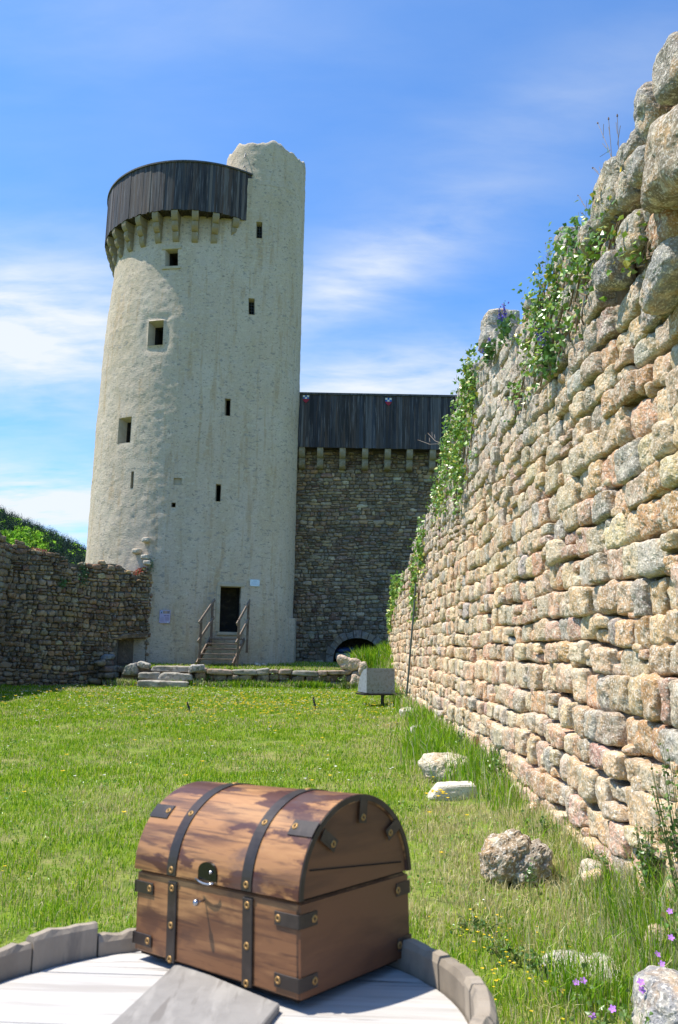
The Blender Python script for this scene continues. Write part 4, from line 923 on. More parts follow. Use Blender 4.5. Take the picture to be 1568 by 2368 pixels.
# core as a sheet with the arch left open
us = np.unique(np.concatenate([np.arange(-2.7, 7.0, 0.3), np.linspace(AX - AA, AX + AA, 25)])); mb = MB()
for a, b in zip(us[:-1], us[1:]):
    def zl(x): 
        q = 1 - ((x - AX) / AA) ** 2
        return AZ0 + AB * q ** (1 / 2.6) if q > 0 else 0.3
    za, zb_ = zl(a + 1e-6), zl(b - 1e-6)
    if not (AX - AA - 1e-6 <= a and b <= AX + AA + 1e-6): za = zb_ = 0.3
    mb.add([(a, 37.93, za), (b, 37.93, zb_), (b, 37.93, 11.4), (a, 37.93, 11.4)], [[0, 1, 2, 3]])
    if za > 0.5 or zb_ > 0.5: mb.add([(a, 37.93, za), (b, 37.93, zb_), (b, 39.4, zb_), (a, 39.4, za)], [[0, 1, 2, 3]])
mb.add([(-2.7, 37.93, 11.4), (7, 37.93, 11.4), (7, 39.2, 11.4), (-2.7, 39.2, 11.4), (-2.7, 39.2, 0), (7, 39.2, 0)], [[0, 1, 2, 3], [3, 2, 5, 4]])
mb.add([(6.9, 37.93, 0), (6.9, 39.2, 0), (6.9, 39.2, 11.4), (6.9, 37.93, 11.4)], [[0, 1, 2, 3]])
rel(mb.build('core', M['darkmortar'], BW))
# voussoirs
mb = MB(); nv = 13; Vc = []
for k in range(nv):
    t0, t1 = math.pi * k / nv + 0.012, math.pi * (k + 1) / nv - 0.012; p = []
    for t in (t0, t1):
        for g in (0.0, 0.34 + 0.05 * math.sin(k * 2.3)):
            p.append((AX - (AA + g) * math.copysign(abs(math.cos(t)) ** 0.92, math.cos(t)), AZ0 + (AB + g) * math.sin(t) ** (1 / 1.3)))
    q = [p[0], p[1], p[3], p[2]]
    mb.prism(q, 1, 37.80 + 0.015 * math.sin(k * 5), 38.2, col=DARK_PAL[(k * 3) % len(DARK_PAL)] * 0.5 + 0.13)
rel(mb.build('arch', M['darkstone'], BW))
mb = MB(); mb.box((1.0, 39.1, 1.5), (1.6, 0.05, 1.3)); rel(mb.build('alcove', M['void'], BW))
# hoarding
def board_wall(x0, x1, y, z0, z1, seed):
    mb = MB(); rs = random.Random(seed); x = x0; kk = 0
    while x < x1:
        w = rs.uniform(0.10, 0.20); d = rs.uniform(0.002, 0.010) * (1 if kk % 2 else -1); kk += 1; mb.box((x + w / 2, y + d, (z0 + z1) / 2 + rs.uniform(-0.01, 0.01)), (w / 2 + 0.002, 0.014, (z1 - z0) / 2), HW[rs.randrange(len(HW))] * rs.uniform(0.75, 1.25) * np.array([0.9, 1.0, 1.15])); x += w
    return mb
hd = rel(board_wall(-2.25, 6.9, 37.15, 11.3, 14.0, 6).build('timber_hoarding', M['oldwood'], BW))
mb = MB(); mb.box((2.32, 37.13, 14.03), (4.58, 0.05, 0.05), (0.06, 0.062, 0.066)); mb.build('top_rail', M['oldwood'], hd)
mb = MB(); mb.box((2.30, 37.5, 11.37), (4.60, 0.33, 0.02), (0.04, 0.035, 0.03)); mb.build('floor_boards', M['oldwood'], hd)
mb = MB(); mb.add([(-2.0, 37.2, 14.05), (6.9, 37.2, 14.05), (6.9, 39.0, 14.6), (-2.0, 39.0, 14.6)], [[0, 1, 2, 3]]); mb.add([(-2.0, 39.0, 14.6), (6.9, 39.0, 14.6), (6.9, 39.0, 11.4), (-2.0, 39.0, 11.4)], [[0, 1, 2, 3]])
# (back side boards stand lower than the front ones)
mb = board_wall(-2.0, 6.9, 39.3, 11.4, 13.6, 9); mb.build('rear_boards', M['oldwood'], hd)
M['shield'] = material('painted_shield', attr=True, rough=0.55, layers=[(0.7, 14, ONE, 0.5, 0.7, 0.6)])
def shield(x, z, label):
    mb = MB(); y = 37.11; w = 0.155; Wt = (0.62, 0.60, 0.54); Bl = (0.02, 0.10, 0.34); Rd = (0.28, 0.015, 0.035)
    h = w * 2 / 3; zt_ = z
    for r_ in range(2):
        for c_ in range(3):
            a = x - w + c_ * h; mb.box((a + h / 2, y, zt_ - (r_ + 0.5) * 0.095), (h / 2, 0.012, 0.0475), Wt if (r_ + c_) % 2 == 0 else Bl)
    zb_ = zt_ - 0.19; poly = [(x - w, zb_), (x + w, zb_), (x + w * 0.86, zb_ - 0.07), (x + w * 0.5, zb_ - 0.14), (x, zb_ - 0.20), (x - w * 0.5, zb_ - 0.14), (x - w * 0.86, zb_ - 0.07)]
    mb.prism(poly, 1, y - 0.012, y + 0.012, Rd)
    o_ = mb.build('shield', M['shield'], hd); o_['label'] = label
shield(-1.74, 13.93, 'small heraldic shield chequered white and blue over red next to the tower'); shield(2.34, 13.87, 'small heraldic shield chequered white and blue over red further right')
def bcorb():
    mb = MB()
    for i, (yo, a, b) in enumerate(((-0.72, 10.83, 11.30), (-0.46, 10.34, 10.82))):
        q = b - a; pts = [(0.2, b), (0.2, a), (yo + q * 0.5, a)]
        for t in range(1, 6): th = math.pi / 2 * t / 5; pts.append((yo + q * 0.5 - q * 0.5 * math.sin(th), a + q * 0.6 - q * 0.6 * math.cos(th)))
        pts.append((yo, b)); mb.prism(pts, 0, -0.15, 0.15, np.array((0.20, 0.185, 0.14)) * (1, 0.86)[i])
    return mb
bc = None
for x in (-1.88, -0.98, 0.12, 1.23, 2.34, 3.42, 4.55, 5.7):
    if bc is None: bc = bcorb().build('corbel', M['corbelstone'], BW); c_ = bc
    else: c_ = copy_obj(bc, BW)
    c_.location = (x, 0.0, -0.8)
# blue tarpaulin bundle inside the arch
TB = empty('covered_barrow', (0.35, 38.3, 0.85), 'blue tarpaulin bundle over a pale crate stored inside the dark arch', 'bundle')
mb = MB(); stones(mb, np.array([[0.38, 38.35, 1.52]]), np.array([[0.46, 0.35, 0.13]]), np.stack([[1, 0, 0], [0, 1, 0], [0, 0, 1]], 1).astype(float), 10, np.array([[0.015, 0.04, 0.11]]), [3], 0.05, 4, back=True)  # tarpaulin blue darkened for the shade inside the arch
rel(mb.build('tarpaulin', material('tarpaulin', attr=True, rough=0.4, bumps=[(8, (1, 1, 3), 0.8, 0.03)]), TB, smooth=True))
mb = MB(); mb.box((0.32, 38.35, 1.25), (0.36, 0.28, 0.15), bev=0.02); rel(mb.build('crate', material('pale_crate', (0.22, 0.25, 0.25), rough=0.6), TB))
mb = MB()
for x in (0.02, 0.62): 
    for y in (38.15, 38.5): mb.beam((x, y, 0.8), (x + 0.04, y, 1.15), 0.05, 0.05)
rel(mb.build('support', M['darkmetal'], TB))

# ================================================================== ruined wall on the left
LW = empty('ruined_wall', (-10.3, 32.2, 0), 'crumbling shaded rubble wall on the left with a small niche and stepped broken top', 'wall')
ta = np.array([4.7, 4.15]); LA = np.linalg.norm(ta); ta /= LA; oa = np.array([ta[1], -ta[0]])
ztA = interp([(-1, 5.5), (0, 5.48), (0.44, 5.53), (0.62, 5.5), (0.72, 5.32), (1.74, 5.26), (2.09, 5.05), (2.57, 4.9), (3.73, 5.05), (4.44, 5.1), (5.06, 4.78), (5.37, 4.62), (5.66, 4.8), (6.6, 4.85)])
nich = lambda u, z, l, h: 4.70 < u + l * 0.3 and u - l * 0.3 < 6.0 and z < 1.90 and z > 0.80
mb = MB(); batL = lambda z: 0.10 * max(0, 1 - z / 2.5)
wall_courses(mb, (-12.7, 30.2), tuple(ta), LA + 0.2, lambda u: 0.0, ztA, (0.11, 0.25), (0.12, 0.36), 0.11, DARK_PAL * np.array([1.20, 1.09, 0.93]), lambda u: 6, tuple(oa), batL, jit=0.055, wave=0.06, amp=0.035, gap=0.026, seed=8, pwr=(3.2, 6), skip=nich, taper=0.2, tilt=0.08, cv=(0.55, 1.35))
wall_courses(mb, (-12.7, 12.0), (0, 1), 18.2, lambda u: 0.0, lambda u: 5.5 + 1.1 * (1 - float(sst(15.6, 18.0, u))), (0.18, 0.28), (0.2, 0.5), 0.11, DARK_PAL, lambda u: 3, (1, 0), batL, jit=0.03, wave=0.03, amp=0.03, gap=0.02, seed=9)  # out-of-view stretch, top raised to lengthen its shadow on the lawn
rel(mb.build('stonework', M['darkstone'], LW, smooth=True))
mb = MB(); hb_ = lambda z: batL(z)
def core_with_niche(mb):
    base = np.array([-12.7, 30.2, 0]); t = np.array([*ta, 0]); o = np.array([*oa, 0]); up = np.array([0, 0, 1.])
    us = sorted(set(list(np.arange(-0.3, 6.3, 0.3)) + [4.72, 6.0, 6.4])); zs = sorted(set(list(np.arange(-0.3, 5.8, 0.3)) + [0.82, 1.86]))
    f = lambda u, z, d: base + t * u + up * min(z, ztA(u) - 0.12) + o * (batL(z) - 0.06 - d)
    for a, b in zip(us[:-1], us[1:]):
        for z0, z1 in zip(zs[:-1], zs[1:]):
            um, zm = (a + b) / 2, (z0 + z1) / 2
            if 4.72 < um < 6.0 and 0.82 < zm < 1.86: continue
            mb.add([f(a, z0, 0), f(b, z0, 0), f(b, z1, 0), f(a, z1, 0)], [[0, 1, 2, 3]])
        mb.add([f(a, 9, 0), f(b, 9, 0), f(b, 9, 1.1), f(a, 9, 1.1), f(b, 0, 1.1), f(a, 0, 1.1)], [[0, 1, 2, 3], [3, 2, 4, 5]])
    c = [(4.72, 0.82), (6.0, 0.82), (6.0, 1.86), (4.72, 1.86)]
    A_ = [f(u, z, -0.05) for u, z in c]; B_ = [f(u, z, 0.45) for u, z in c]
    mb.add(A_ + B_, [[k, (k + 1) % 4, 4 + (k + 1) % 4, 4 + k] for k in range(4)] + [[4, 5, 6, 7]])
core_with_niche(mb)
core_strip(mb, (-12.7, 12.0), (0, 1), 18.2, (1, 0), lambda u: -0.3, lambda u: 5.38 + 1.1 * (1 - float(sst(15.6, 18.0, u))), 1.0, batL, set_in=0.05)
rel(mb.build('core', M['darkmortar'], LW))
mb = MB()
P0 = np.array([-12.7, 30.2, 0]); T3 = np.array([*ta, 0]); O3 = np.array([*oa, 0])
frA = np.stack([T3, -O3, [0, 0, 1]], 1)
it = [(5.36, 1.98, 0.62, 0.12), ]
stones(mb, np.array([P0 + T3 * 5.36 + O3 * 0.0 + [0, 0, 1.98]]), np.array([[0.70, 0.12, 0.11]]), frA, 9, np.array([[0.22, 0.155, 0.10]]), [6], 0.02, 6, back=True)
rel(mb.build('niche_lintel', M['darkstone'], LW, smooth=True))
# rubble bench at the foot of the left wall
def stone_obj(name, label, cat, items, mat='stone', group=None, n=12, pw=3.2, amp=0.03, freq=5, fr=None, tilt=0.1):
    c0 = items[0][0]; o_ = None; mb = MB(); Fr = fr if fr is not None else np.eye(3)
    for c, h, col in items: stones(mb, np.array([c]), np.array([h]), Fr, n, np.array([col]), [pw], amp, freq, back=True, tilt=tilt, colvar=0.15, oct=5, ridge=0.25, taper=0.25)
    V = np.concatenate(mb.V); ctr = np.array([V[:, 0].mean(), V[:, 1].mean(), V[:, 2].min()]); mb.V = [v - ctr for v in mb.V]
    o_ = mb.build(name, M[mat], None, smooth=(n < 10)); o_.location = tuple(ctr); return tag(o_, label, cat, group)
its = []
for k in range(26):
    u = RS.uniform(3.6, 5.3); zz = RS.choice([0.12, 0.36, 0.6, 0.84]) if u < 4.6 else RS.choice([0.12, 0.36, 0.55]); hh = 0.13
    c = P0 + T3 * u + O3 * RS.uniform(0.25, 0.75) + np.array([0, 0, zz]); its.append((c, (RS.uniform(0.15, 0.28), 0.18, hh), DARK_PAL[RS.randint(10)]))
stone_obj('rubble_bench', 'low pile of dark rubble heaped against the foot of the left wall beside the niche', 'rubble', its, 'darkstone', n=6, fr=frA)
stone_obj('rock', 'bluish boulder lying on top of the dark rubble pile', 'rock', [(P0 + T3 * 4.05 + O3 * 0.5 + np.array([0, 0, 1.08]), (0.26, 0.2, 0.13), (0.20, 0.22, 0.23))], 'darkstone', n=8, fr=frA)
def mat_plant(name, label, cat, us, col, h=0.08, n=300, s=0.05, off=0.0):
    mb = MB(); u = RS.uniform(us[0], us[1], n); P = P0 + T3 * u[:, None] + O3 * (off - RS.uniform(0, 0.5, n))[:, None]; P[:, 2] = np.array([ztA(v) for v in u]) + RS.uniform(-0.05, h, n) - 0.02
    c = np.array(col)[RS.randint(0, len(col), n)] * RS.uniform(0.7, 1.2, (n, 1)); leafy(mb, P, RS.uniform(0.6, 1.3, n) * s, c); tag(mb.build(name, M['leaf']), label, cat)
mat_plant('stonecrop', 'red stonecrop mat on the broken wall end touching the tower', 'plant', (5.35, 6.3), [(0.36, 0.045, 0.035), (0.42, 0.09, 0.05), (0.16, 0.20, 0.05)], 0.16, 500, 0.07)
mat_plant('stonecrop', 'small pinkish stonecrop mat on the left wall top below the hill', 'plant', (0.8, 1.4), [(0.30, 0.07, 0.06), (0.34, 0.14, 0.09)], 0.05, 160, 0.05)
def bush(name, label, u, z, w, h, n, s, col):
    mb = MB(); P = P0 + T3 * u + O3 * 0.12 + RS.normal(0, 1, (n, 3)) * np.array([w, w, h]) + np.array([0, 0, z]); leafy(mb, P, RS.uniform(0.6, 1.3, n) * s, np.array(col)[RS.randint(0, len(col), n)] * RS.uniform(0.7, 1.2, (n, 1)), dirn=(0.3, -0.5, 0.5))
    o_ = empty(name, tuple(P0 + T3 * u + np.array([0, 0, z - h])), label, 'plant'); rel(mb.build('foliage', M['leaf'], o_))
    sm = MB(); 
    for k in range(2): sm = MB(); sm.tube([P0 + T3 * u + O3 * 0.02 + np.array([0, 0, z - h * 2]), P0 + T3 * (u + RS.normal(0, w)) + O3 * 0.15 + np.array([0, 0, z + h])], 0.008, 4, col=(0.15, 0.13, 0.08)); rel(sm.build('stem', M['stem'], o_))
bush('wall_plant', 'hanging green plant on the dark stain of the left wall', 2.95, 4.45, 0.10, 0.22, 160, 0.08, [(0.05, 0.11, 0.04), (0.07, 0.15, 0.05)])
bush('wall_plant', 'grey green tuft rising from the wall end beside the tower', 5.95, 5.05, 0.06, 0.16, 110, 0.06, [(0.16, 0.22, 0.13), (0.12, 0.20, 0.09)])
bush('wall_plant', 'small bright fern in the upper left of the shaded wall', 2.1, 4.0, 0.07, 0.12, 70, 0.07, [(0.07, 0.16, 0.03)])

# ================================================================== terrace edge, steps
RW = empty('retaining_wall', (-2.4, 31.9, 0), 'low mossy dry stone edge holding up the grassy terrace', 'wall')
mb = MB(); fr = np.stack([[1, 0, 0], [0, 1, 0], [0, 0, 1]], 1).astype(float)
x = -5.6
while x < 1.6:
    w = RS.uniform(0.35, 1.05); z1 = 0.77 - 0.06 * RS.rand(); h1 = RS.uniform(0.16, 0.27)
    g = (0.33, 0.31, 0.265) if RS.rand() < 0.6 else (0.36, 0.27, 0.21)
    stones(mb, np.array([[x + w / 2, 31.92 + RS.normal(0, 0.03), z1 - h1 / 2]]), np.array([[w / 2 * 1.02, 0.24, h1 / 2]]), fr, 9, np.array([g]), [6], 0.02, 5, back=True, tilt=0.03)
    xx = x
    while xx < x + w - 0.1:
        w2 = RS.uniform(0.2, 0.55); h2 = z1 - h1; sp = RS.uniform(0.4, 0.6)
        for (za, zb2) in ((0, sp * h2), (sp * h2, h2)): stones(mb, np.array([[xx + w2 / 2 + RS.normal(0, 0.05), 31.94 + RS.normal(0, 0.06), (za + zb2) / 2]]), np.array([[w2 / 2, 0.2, (zb2 - za) * 0.52]]), fr, 7, np.array([DARK_PAL[RS.randint(10)] * 0.95]), [4.5], 0.04, 5, back=True, tilt=0.08)
        xx += w2
    x += w
rel(mb.build('stonework', M['darkstone'], RW, smooth=True))
mb = MB(); mb.add([(-8.6, 32.02, -0.2), (3.2, 32.02, -0.2), (3.2, 32.02, 0.695), (-8.6, 32.02, 0.695)], [[0, 1, 2, 3]]); mb.add([(-5.7, 32.02, -.2), (-5.7, 31.8, -.2), (-5.7, 31.8, .66), (-5.7, 32.02, .66)], [[0, 1, 2, 3]])
rel(mb.build('earth_bank', M['mortar'], RW))
ST = empty('stone_steps', (-6.7, 31.4, 0), 'three broad worn stone steps leading up to the terrace', 'steps')
for nm, c, h in (('step', (-6.75, 31.25, 0.10), (0.98, 0.26, 0.13)), ('step', (-6.35, 31.72, 0.38), (0.66, 0.26, 0.15)), ('step', (-7.4, 31.72, 0.40), (0.42, 0.26, 0.13)), ('step', (-6.55, 32.15, 0.67), (0.85, 0.26, 0.12))):
    mb = MB(); stones(mb, np.array([c]), np.array([h]), fr, 12, np.array([(0.38, 0.36, 0.31)]), [9], 0.025, 4, back=True, tilt=0.01); rel(mb.build(nm, M['darkstone'], ST, smooth=True))
G = 'blocks by the stone steps'
stone_obj('stone_block', 'squared grey block at the right head of the stone steps', 'stone', [((-5.55, 31.85, 0.72), (0.30, 0.25, 0.14), (0.36, 0.35, 0.33))], 'darkstone', G, pw=7)
stone_obj('stone_block', 'pale block at the left head of the stone steps', 'stone', [((-7.75, 32.1, 0.80), (0.26, 0.25, 0.12), (0.40, 0.38, 0.33))], 'darkstone', G, pw=6)
stone_obj('stone_block', 'square dark block left of the steps next to the rubble bench', 'stone', [((-8.2, 32.0, 0.62), (0.28, 0.3, 0.22), (0.30, 0.29, 0.26))], 'darkstone', G, pw=6)
G = 'rocks lying in the grass'
SG = (0.48, 0.43, 0.34)
stone_obj('rock', 'large pinkish boulder on the right end of the terrace edge', 'rock', [((0.52, 32.0, 0.98), (0.46, 0.3, 0.30), (0.46, 0.34, 0.26))], 'stone', G, n=16, pw=3, amp=0.07, freq=2.4)
stone_obj('rock', 'upright block leaning beside the large pinkish boulder', 'rock', [((1.08, 31.85, 0.84), (0.19, 0.2, 0.28), (0.42, 0.33, 0.26))], 'stone', G, pw=4.5)
stone_obj('rock', 'squat stone under the leaning block behind the metal box', 'rock', [((0.82, 31.7, 0.38), (0.22, 0.2, 0.2), (0.36, 0.27, 0.21))], 'stone', G, pw=4.5)
stone_obj('rock', 'pale flat rock in the grass below the metal box', 'rock', [((1.80, 19.2, 0.10), (0.25, 0.2, 0.12), (0.50, 0.46, 0.40))], 'stone', G, pw=4)
stone_obj('rock', 'small flat slab lying in front of the pale flat rock', 'rock', [((1.62, 15.4, 0.08), (0.19, 0.16, 0.09), (0.48, 0.45, 0.39))], 'stone', G, pw=5)
stone_obj('rock', 'rounded cream boulder half sunk in dry grass', 'rock', [((1.43, 10.35, 0.11), (0.30, 0.28, 0.20), (0.54, 0.47, 0.34))], 'stone', G, n=16, pw=2.8, amp=0.04)
stone_obj('rock', 'white squared block just in front of the rounded cream boulder', 'rock', [((1.33, 8.95, 0.08), (0.25, 0.13, 0.095), (0.66, 0.62, 0.50))], 'stone', G, n=12, pw=9, amp=0.01, tilt=0.08)
stone_obj('rock', 'tilted craggy brown boulder in dry grass right of the wooden chest', 'rock', [((1.30, 6.05, 0.12), (0.20, 0.17, 0.15), (0.34, 0.25, 0.155)), ((1.40, 6.02, 0.08), (0.17, 0.15, 0.12), (0.28, 0.225, 0.165)), ((1.19, 6.0, 0.08), (0.09, 0.12, 0.15), (0.36, 0.26, 0.16))], 'stone', G, n=18, pw=3.6, amp=0.045, freq=6, tilt=0.25)
stone_obj('rock', 'flat stone half hidden by grass blades and purple flowers', 'rock', [((1.27, 4.35, -0.045), (0.19, 0.20, 0.085), (0.52, 0.48, 0.43))], 'stone', G, n=16, pw=3.6, amp=0.03)
stone_obj('rock', 'grey granite boulder in the bottom right corner', 'rock', [((1.62, 3.72, 0.02), (0.28, 0.22, 0.17), (0.34, 0.335, 0.335))], 'stone', G, n=20, pw=3.2, amp=0.03)
stone_obj('rock', 'white rubble pair at the foot of the tower right of the stair', 'rock', [((-3.35, 34.2, 0.86), (0.14, 0.12, 0.07), (0.5, 0.47, 0.4)), ((-3.1, 34.2, 0.86), (0.11, 0.12, 0.07), (0.5, 0.47, 0.4))], 'stone', G, n=6)
stone_obj('rock', 'small stone under the foot of the stair', 'rock', [((-5.95, 33.2, 0.80), (0.12, 0.10, 0.05), (0.5, 0.45, 0.37))], 'stone', G, n=6)
# loose rubble fallen from the wall foot, near the viewer
its = [((RS.uniform(1.75, 2.1), RS.uniform(4.4, 8.5), RS.uniform(0.0, 0.12)), tuple(RS.uniform(0.04, 0.09, 3)), tuple(STONE_PAL[RS.randint(11)])) for _ in range(9)]
tag(stone_obj('fallen_rubble', 'fallen rubble stones crumbling from the foot of the near wall', 'rubble', its, n=8), kind='stuff')

# ================================================================== metal box on its post
LB = empty('lamp_box', (1.40, 23.3, 0), 'grey sheet metal hood on a short post standing in the grass near the terrace', 'lamp housing', rz=0)
yaw = R(-20); Mz = np.array([[math.cos(yaw), math.sin(yaw), 0], [-math.sin(yaw), math.cos(yaw), 0], [0, 0, 1]])   # clockwise turn
o3 = np.array([1.29, 23.0, 0.36])
def lb(v): return np.asarray(v, float) @ Mz.T + o3
prof = [(0.0, 0.0)] + [(0.70 * math.cos(t), 0.70 * math.sin(t)) for t in np.linspace(0, math.pi / 2, 10)]
for x0 in (-0.42, 0.40):
    mb = MB(); mb.prism(prof, 0, x0, x0 + 0.02); mb.V[0] = lb(mb.V[0]); rel(mb.build('side_panel', M['galv'], LB))
mb = MB(); mb.box((0, -0.008, 0.35), (0.44, 0.012, 0.355)); mb.V[0] = lb(mb.V[0]); rel(mb.build('front_panel', M['galv'], LB))
mb = MB(); V = []
for (y, z) in prof[1:]: V += [(-0.42, y, z), (0.42, y, z)]
mb.add(lb(V), [[2 * k, 2 * k + 1, 2 * k + 3, 2 * k + 2] for k in range(9)]); rel(mb.build('curved_back', M['galv'], LB))
mb = MB(); mb.box((0.12, 0.25, -0.035), (0.66, 0.32, 0.02)); mb.box((-0.42, 0.33, 0.005), (0.03, 0.38, 0.008)); mb.V = [lb(v) for v in mb.V]; rel(mb.build('base_plate', M['darkmetal'], LB))
mb = MB(); mb.tube([(1.35, 23.15, -0.1), (1.36, 23.15, 0.32)], 0.05, 8); rel(mb.build('post', M['darkmetal'], LB))
mb = MB()
for x in (-0.26, -0.08, 0.10): mb.box((x, -0.024, 0.085), (0.013, 0.004, 0.013))
mb.V = [lb(v) for v in mb.V]; rel(mb.build('bolt', M['darkmetal'], LB))
mb = MB(); mb.tube([lb((0.27, -0.03, 0.08)), lb((0.35, -0.06, 0.12)), lb((0.44, -0.03, 0.26))], 0.006, 5); rel(mb.build('cable', material('white_cable', (0.5, 0.5, 0.48)), LB))
# dark flower spikes in the lawn
for x, y, h, lb_ in ((-0.52, 20.6, 0.36, 'dark dry flower spike standing in the lawn left of the metal box'), (-3.6, 19.8, 0.22, 'faint dark stalk in the middle of the yellow flowers')):
    o_ = empty('dry_spike', (x, y, 0), lb_, 'dry plant'); mb = MB(); mb.tube([(x, y, 0), (x + 0.01, y, h * 0.45), (x - 0.05, y, h)], [0.012, 0.02, 0.012], 6, col=(0.05, 0.05, 0.06)); rel(mb.build('stem', M['stem'], o_))
    mb = MB(); n = 120; t = RS.uniform(0.35, 1, n); P = np.array([x, y, 0]) + np.stack([-0.05 * t, 0 * t, h * t], -1) + RS.normal(0, 0.014, (n, 3)); leafy(mb, P, RS.uniform(0.015, 0.03, n), np.repeat([(0.045, 0.045, 0.075)], n, 0)); rel(mb.build('seed_head', M['stem'], o_))

# ================================================================== near plants with purple flowers
CRANES = [('pair of purple flowers on thin stems before the flat stone', [(1.144, 3.95, 0.092), (1.178, 3.95, 0.10)]),
          ('cluster of purple flowers standing before the grey corner boulder', [(1.354, 3.7, 0.193), (1.356, 3.7, 0.162), (1.428, 3.65, 0.174)]),
          ('two low purple flowers left of the grey corner boulder', [(1.194, 3.6, 0.125), (1.153, 3.75, 0.034)]),
          ('four purple flowers on tall stems at the right edge above the corner boulder', [(1.739, 4.3, 0.302), (1.657, 4.1, 0.243), (1.586, 4.1, 0.167), (1.587, 4.05, 0.141)])]
def cranesbill(label, heads):
    x0 = np.mean([h[0] for h in heads]) + 0.05; y0 = np.mean([h[1] for h in heads]); g0 = float(gz(x0, y0))
    o_ = empty('cranesbill', (x0, y0, g0), label, 'flower', 'purple flowers near the viewer'); sm = MB(); lf = MB()
    for (x, y, z) in heads:
        b = np.array([x0 + RS.normal(0, 0.05), y0 + RS.normal(0, 0.05), g0]); e = np.array([x, y, z]); sm = MB(); sm.tube([b, (b + e) / 2 + [0, 0, 0.04], e], [0.0025, 0.002, 0.0015], 5, col=(0.16, 0.20, 0.08)); rel(sm.build('stem', M['stem'], o_))
        fm = MB(); a = np.arange(5) * 2 * math.pi / 5 + RS.uniform(0, 1); nd = np.array([-0.15 + RS.normal(0, .2), -0.55, 0.6]); nd /= np.linalg.norm(nd); u_ = np.cross(nd, [0, 0, 1.]); u_ /= np.linalg.norm(u_); v_ = np.cross(nd, u_)
        for q in a:
            d = u_ * math.cos(q) + v_ * math.sin(q); s_ = -u_ * math.sin(q) + v_ * math.cos(q); L_ = 0.017
            fm.add([e, e + d * L_ * .5 + s_ * L_ * .35 + nd * .003, e + d * L_ * .95 + s_ * L_ * .25 + nd * .005, e + d * L_ * 1.0 - s_ * L_ * .2 + nd * .005, e + d * L_ * .5 - s_ * L_ * .35 + nd * .003], [[0, 1, 2, 3]], [[0, 3, 4]], (0.46, 0.20, 0.66))
        fm.lathe([(0.0001, 0.004), (0.002, 0.003), (0.0025, 0)], 6, Matrix.Translation(tuple(e)), (0.6, 0.55, 0.5)); rel(fm.build('blossom', M['petal'], o_))
    m = 70; P = np.array([x0, y0, g0 + 0.06]) + RS.normal(0, 1, (m, 3)) * (0.10, 0.10, 0.04); leafy(lf, P, RS.uniform(0.015, 0.03, m), np.array([(0.13, 0.22, 0.05)]) * RS.uniform(0.7, 1.2, (m, 1)))
    rel(lf.build('foliage', M['leaf'], o_))
for lb_, hs in CRANES: cranesbill(lb_, hs)

# ================================================================== barrel and chest in the foreground
bb, bc_ = -0.0342, -0.0653
TF = Matrix.Translation((-0.0303, 0.8285, 1.2568)) @ Matrix.Rotation(bc_, 4, 'X') @ Matrix.Rotation(bb, 4, 'Y')
M['head'] = material('bleached_oak_head', attr=True, rough=0.85, layers=[(0.8, 22, (0.2, 3, 1), 0.45, 0.65, 0.5, 10), ((0.28, 0.25, 0.22), 9, (0.3, 4, 1), 0.55, 0.64, 0.5, 10), ((0.48, 0.47, 0.45), 20, (0.12, 4, 1), 0.50, 0.60, 0.6, 8), ((0.12, 0.10, 0.085), 40, (0.12, 3, 1), 0.60, 0.66, 0.8, 8)], bumps=[(60, (0.12, 2, 1), 0.6, 0.003)])
M['stave'] = material('grey_oak_staves', attr=True, rough=0.85, layers=[(0.6, 26, (1, 1, 0.35), 0.45, 0.7, 0.6), ((0.45, 0.38, 0.27), 13, ONE, 0.56, 0.7, 0.5), ((0.16, 0.14, 0.12), 50, (1, 1, 0.2), 0.6, 0.7, 0.6)], bumps=[(70, (1, 1, 0.3), 0.5, 0.003)])
BARH = 0.95
BL = empty('barrel', (0, 0, 0), 'weathered grey oak barrel standing on end in the foreground carrying the chest', 'barrel')
BL.matrix_basis = TF @ Matrix.Translation((-0.1061, -0.0341, -BARH))
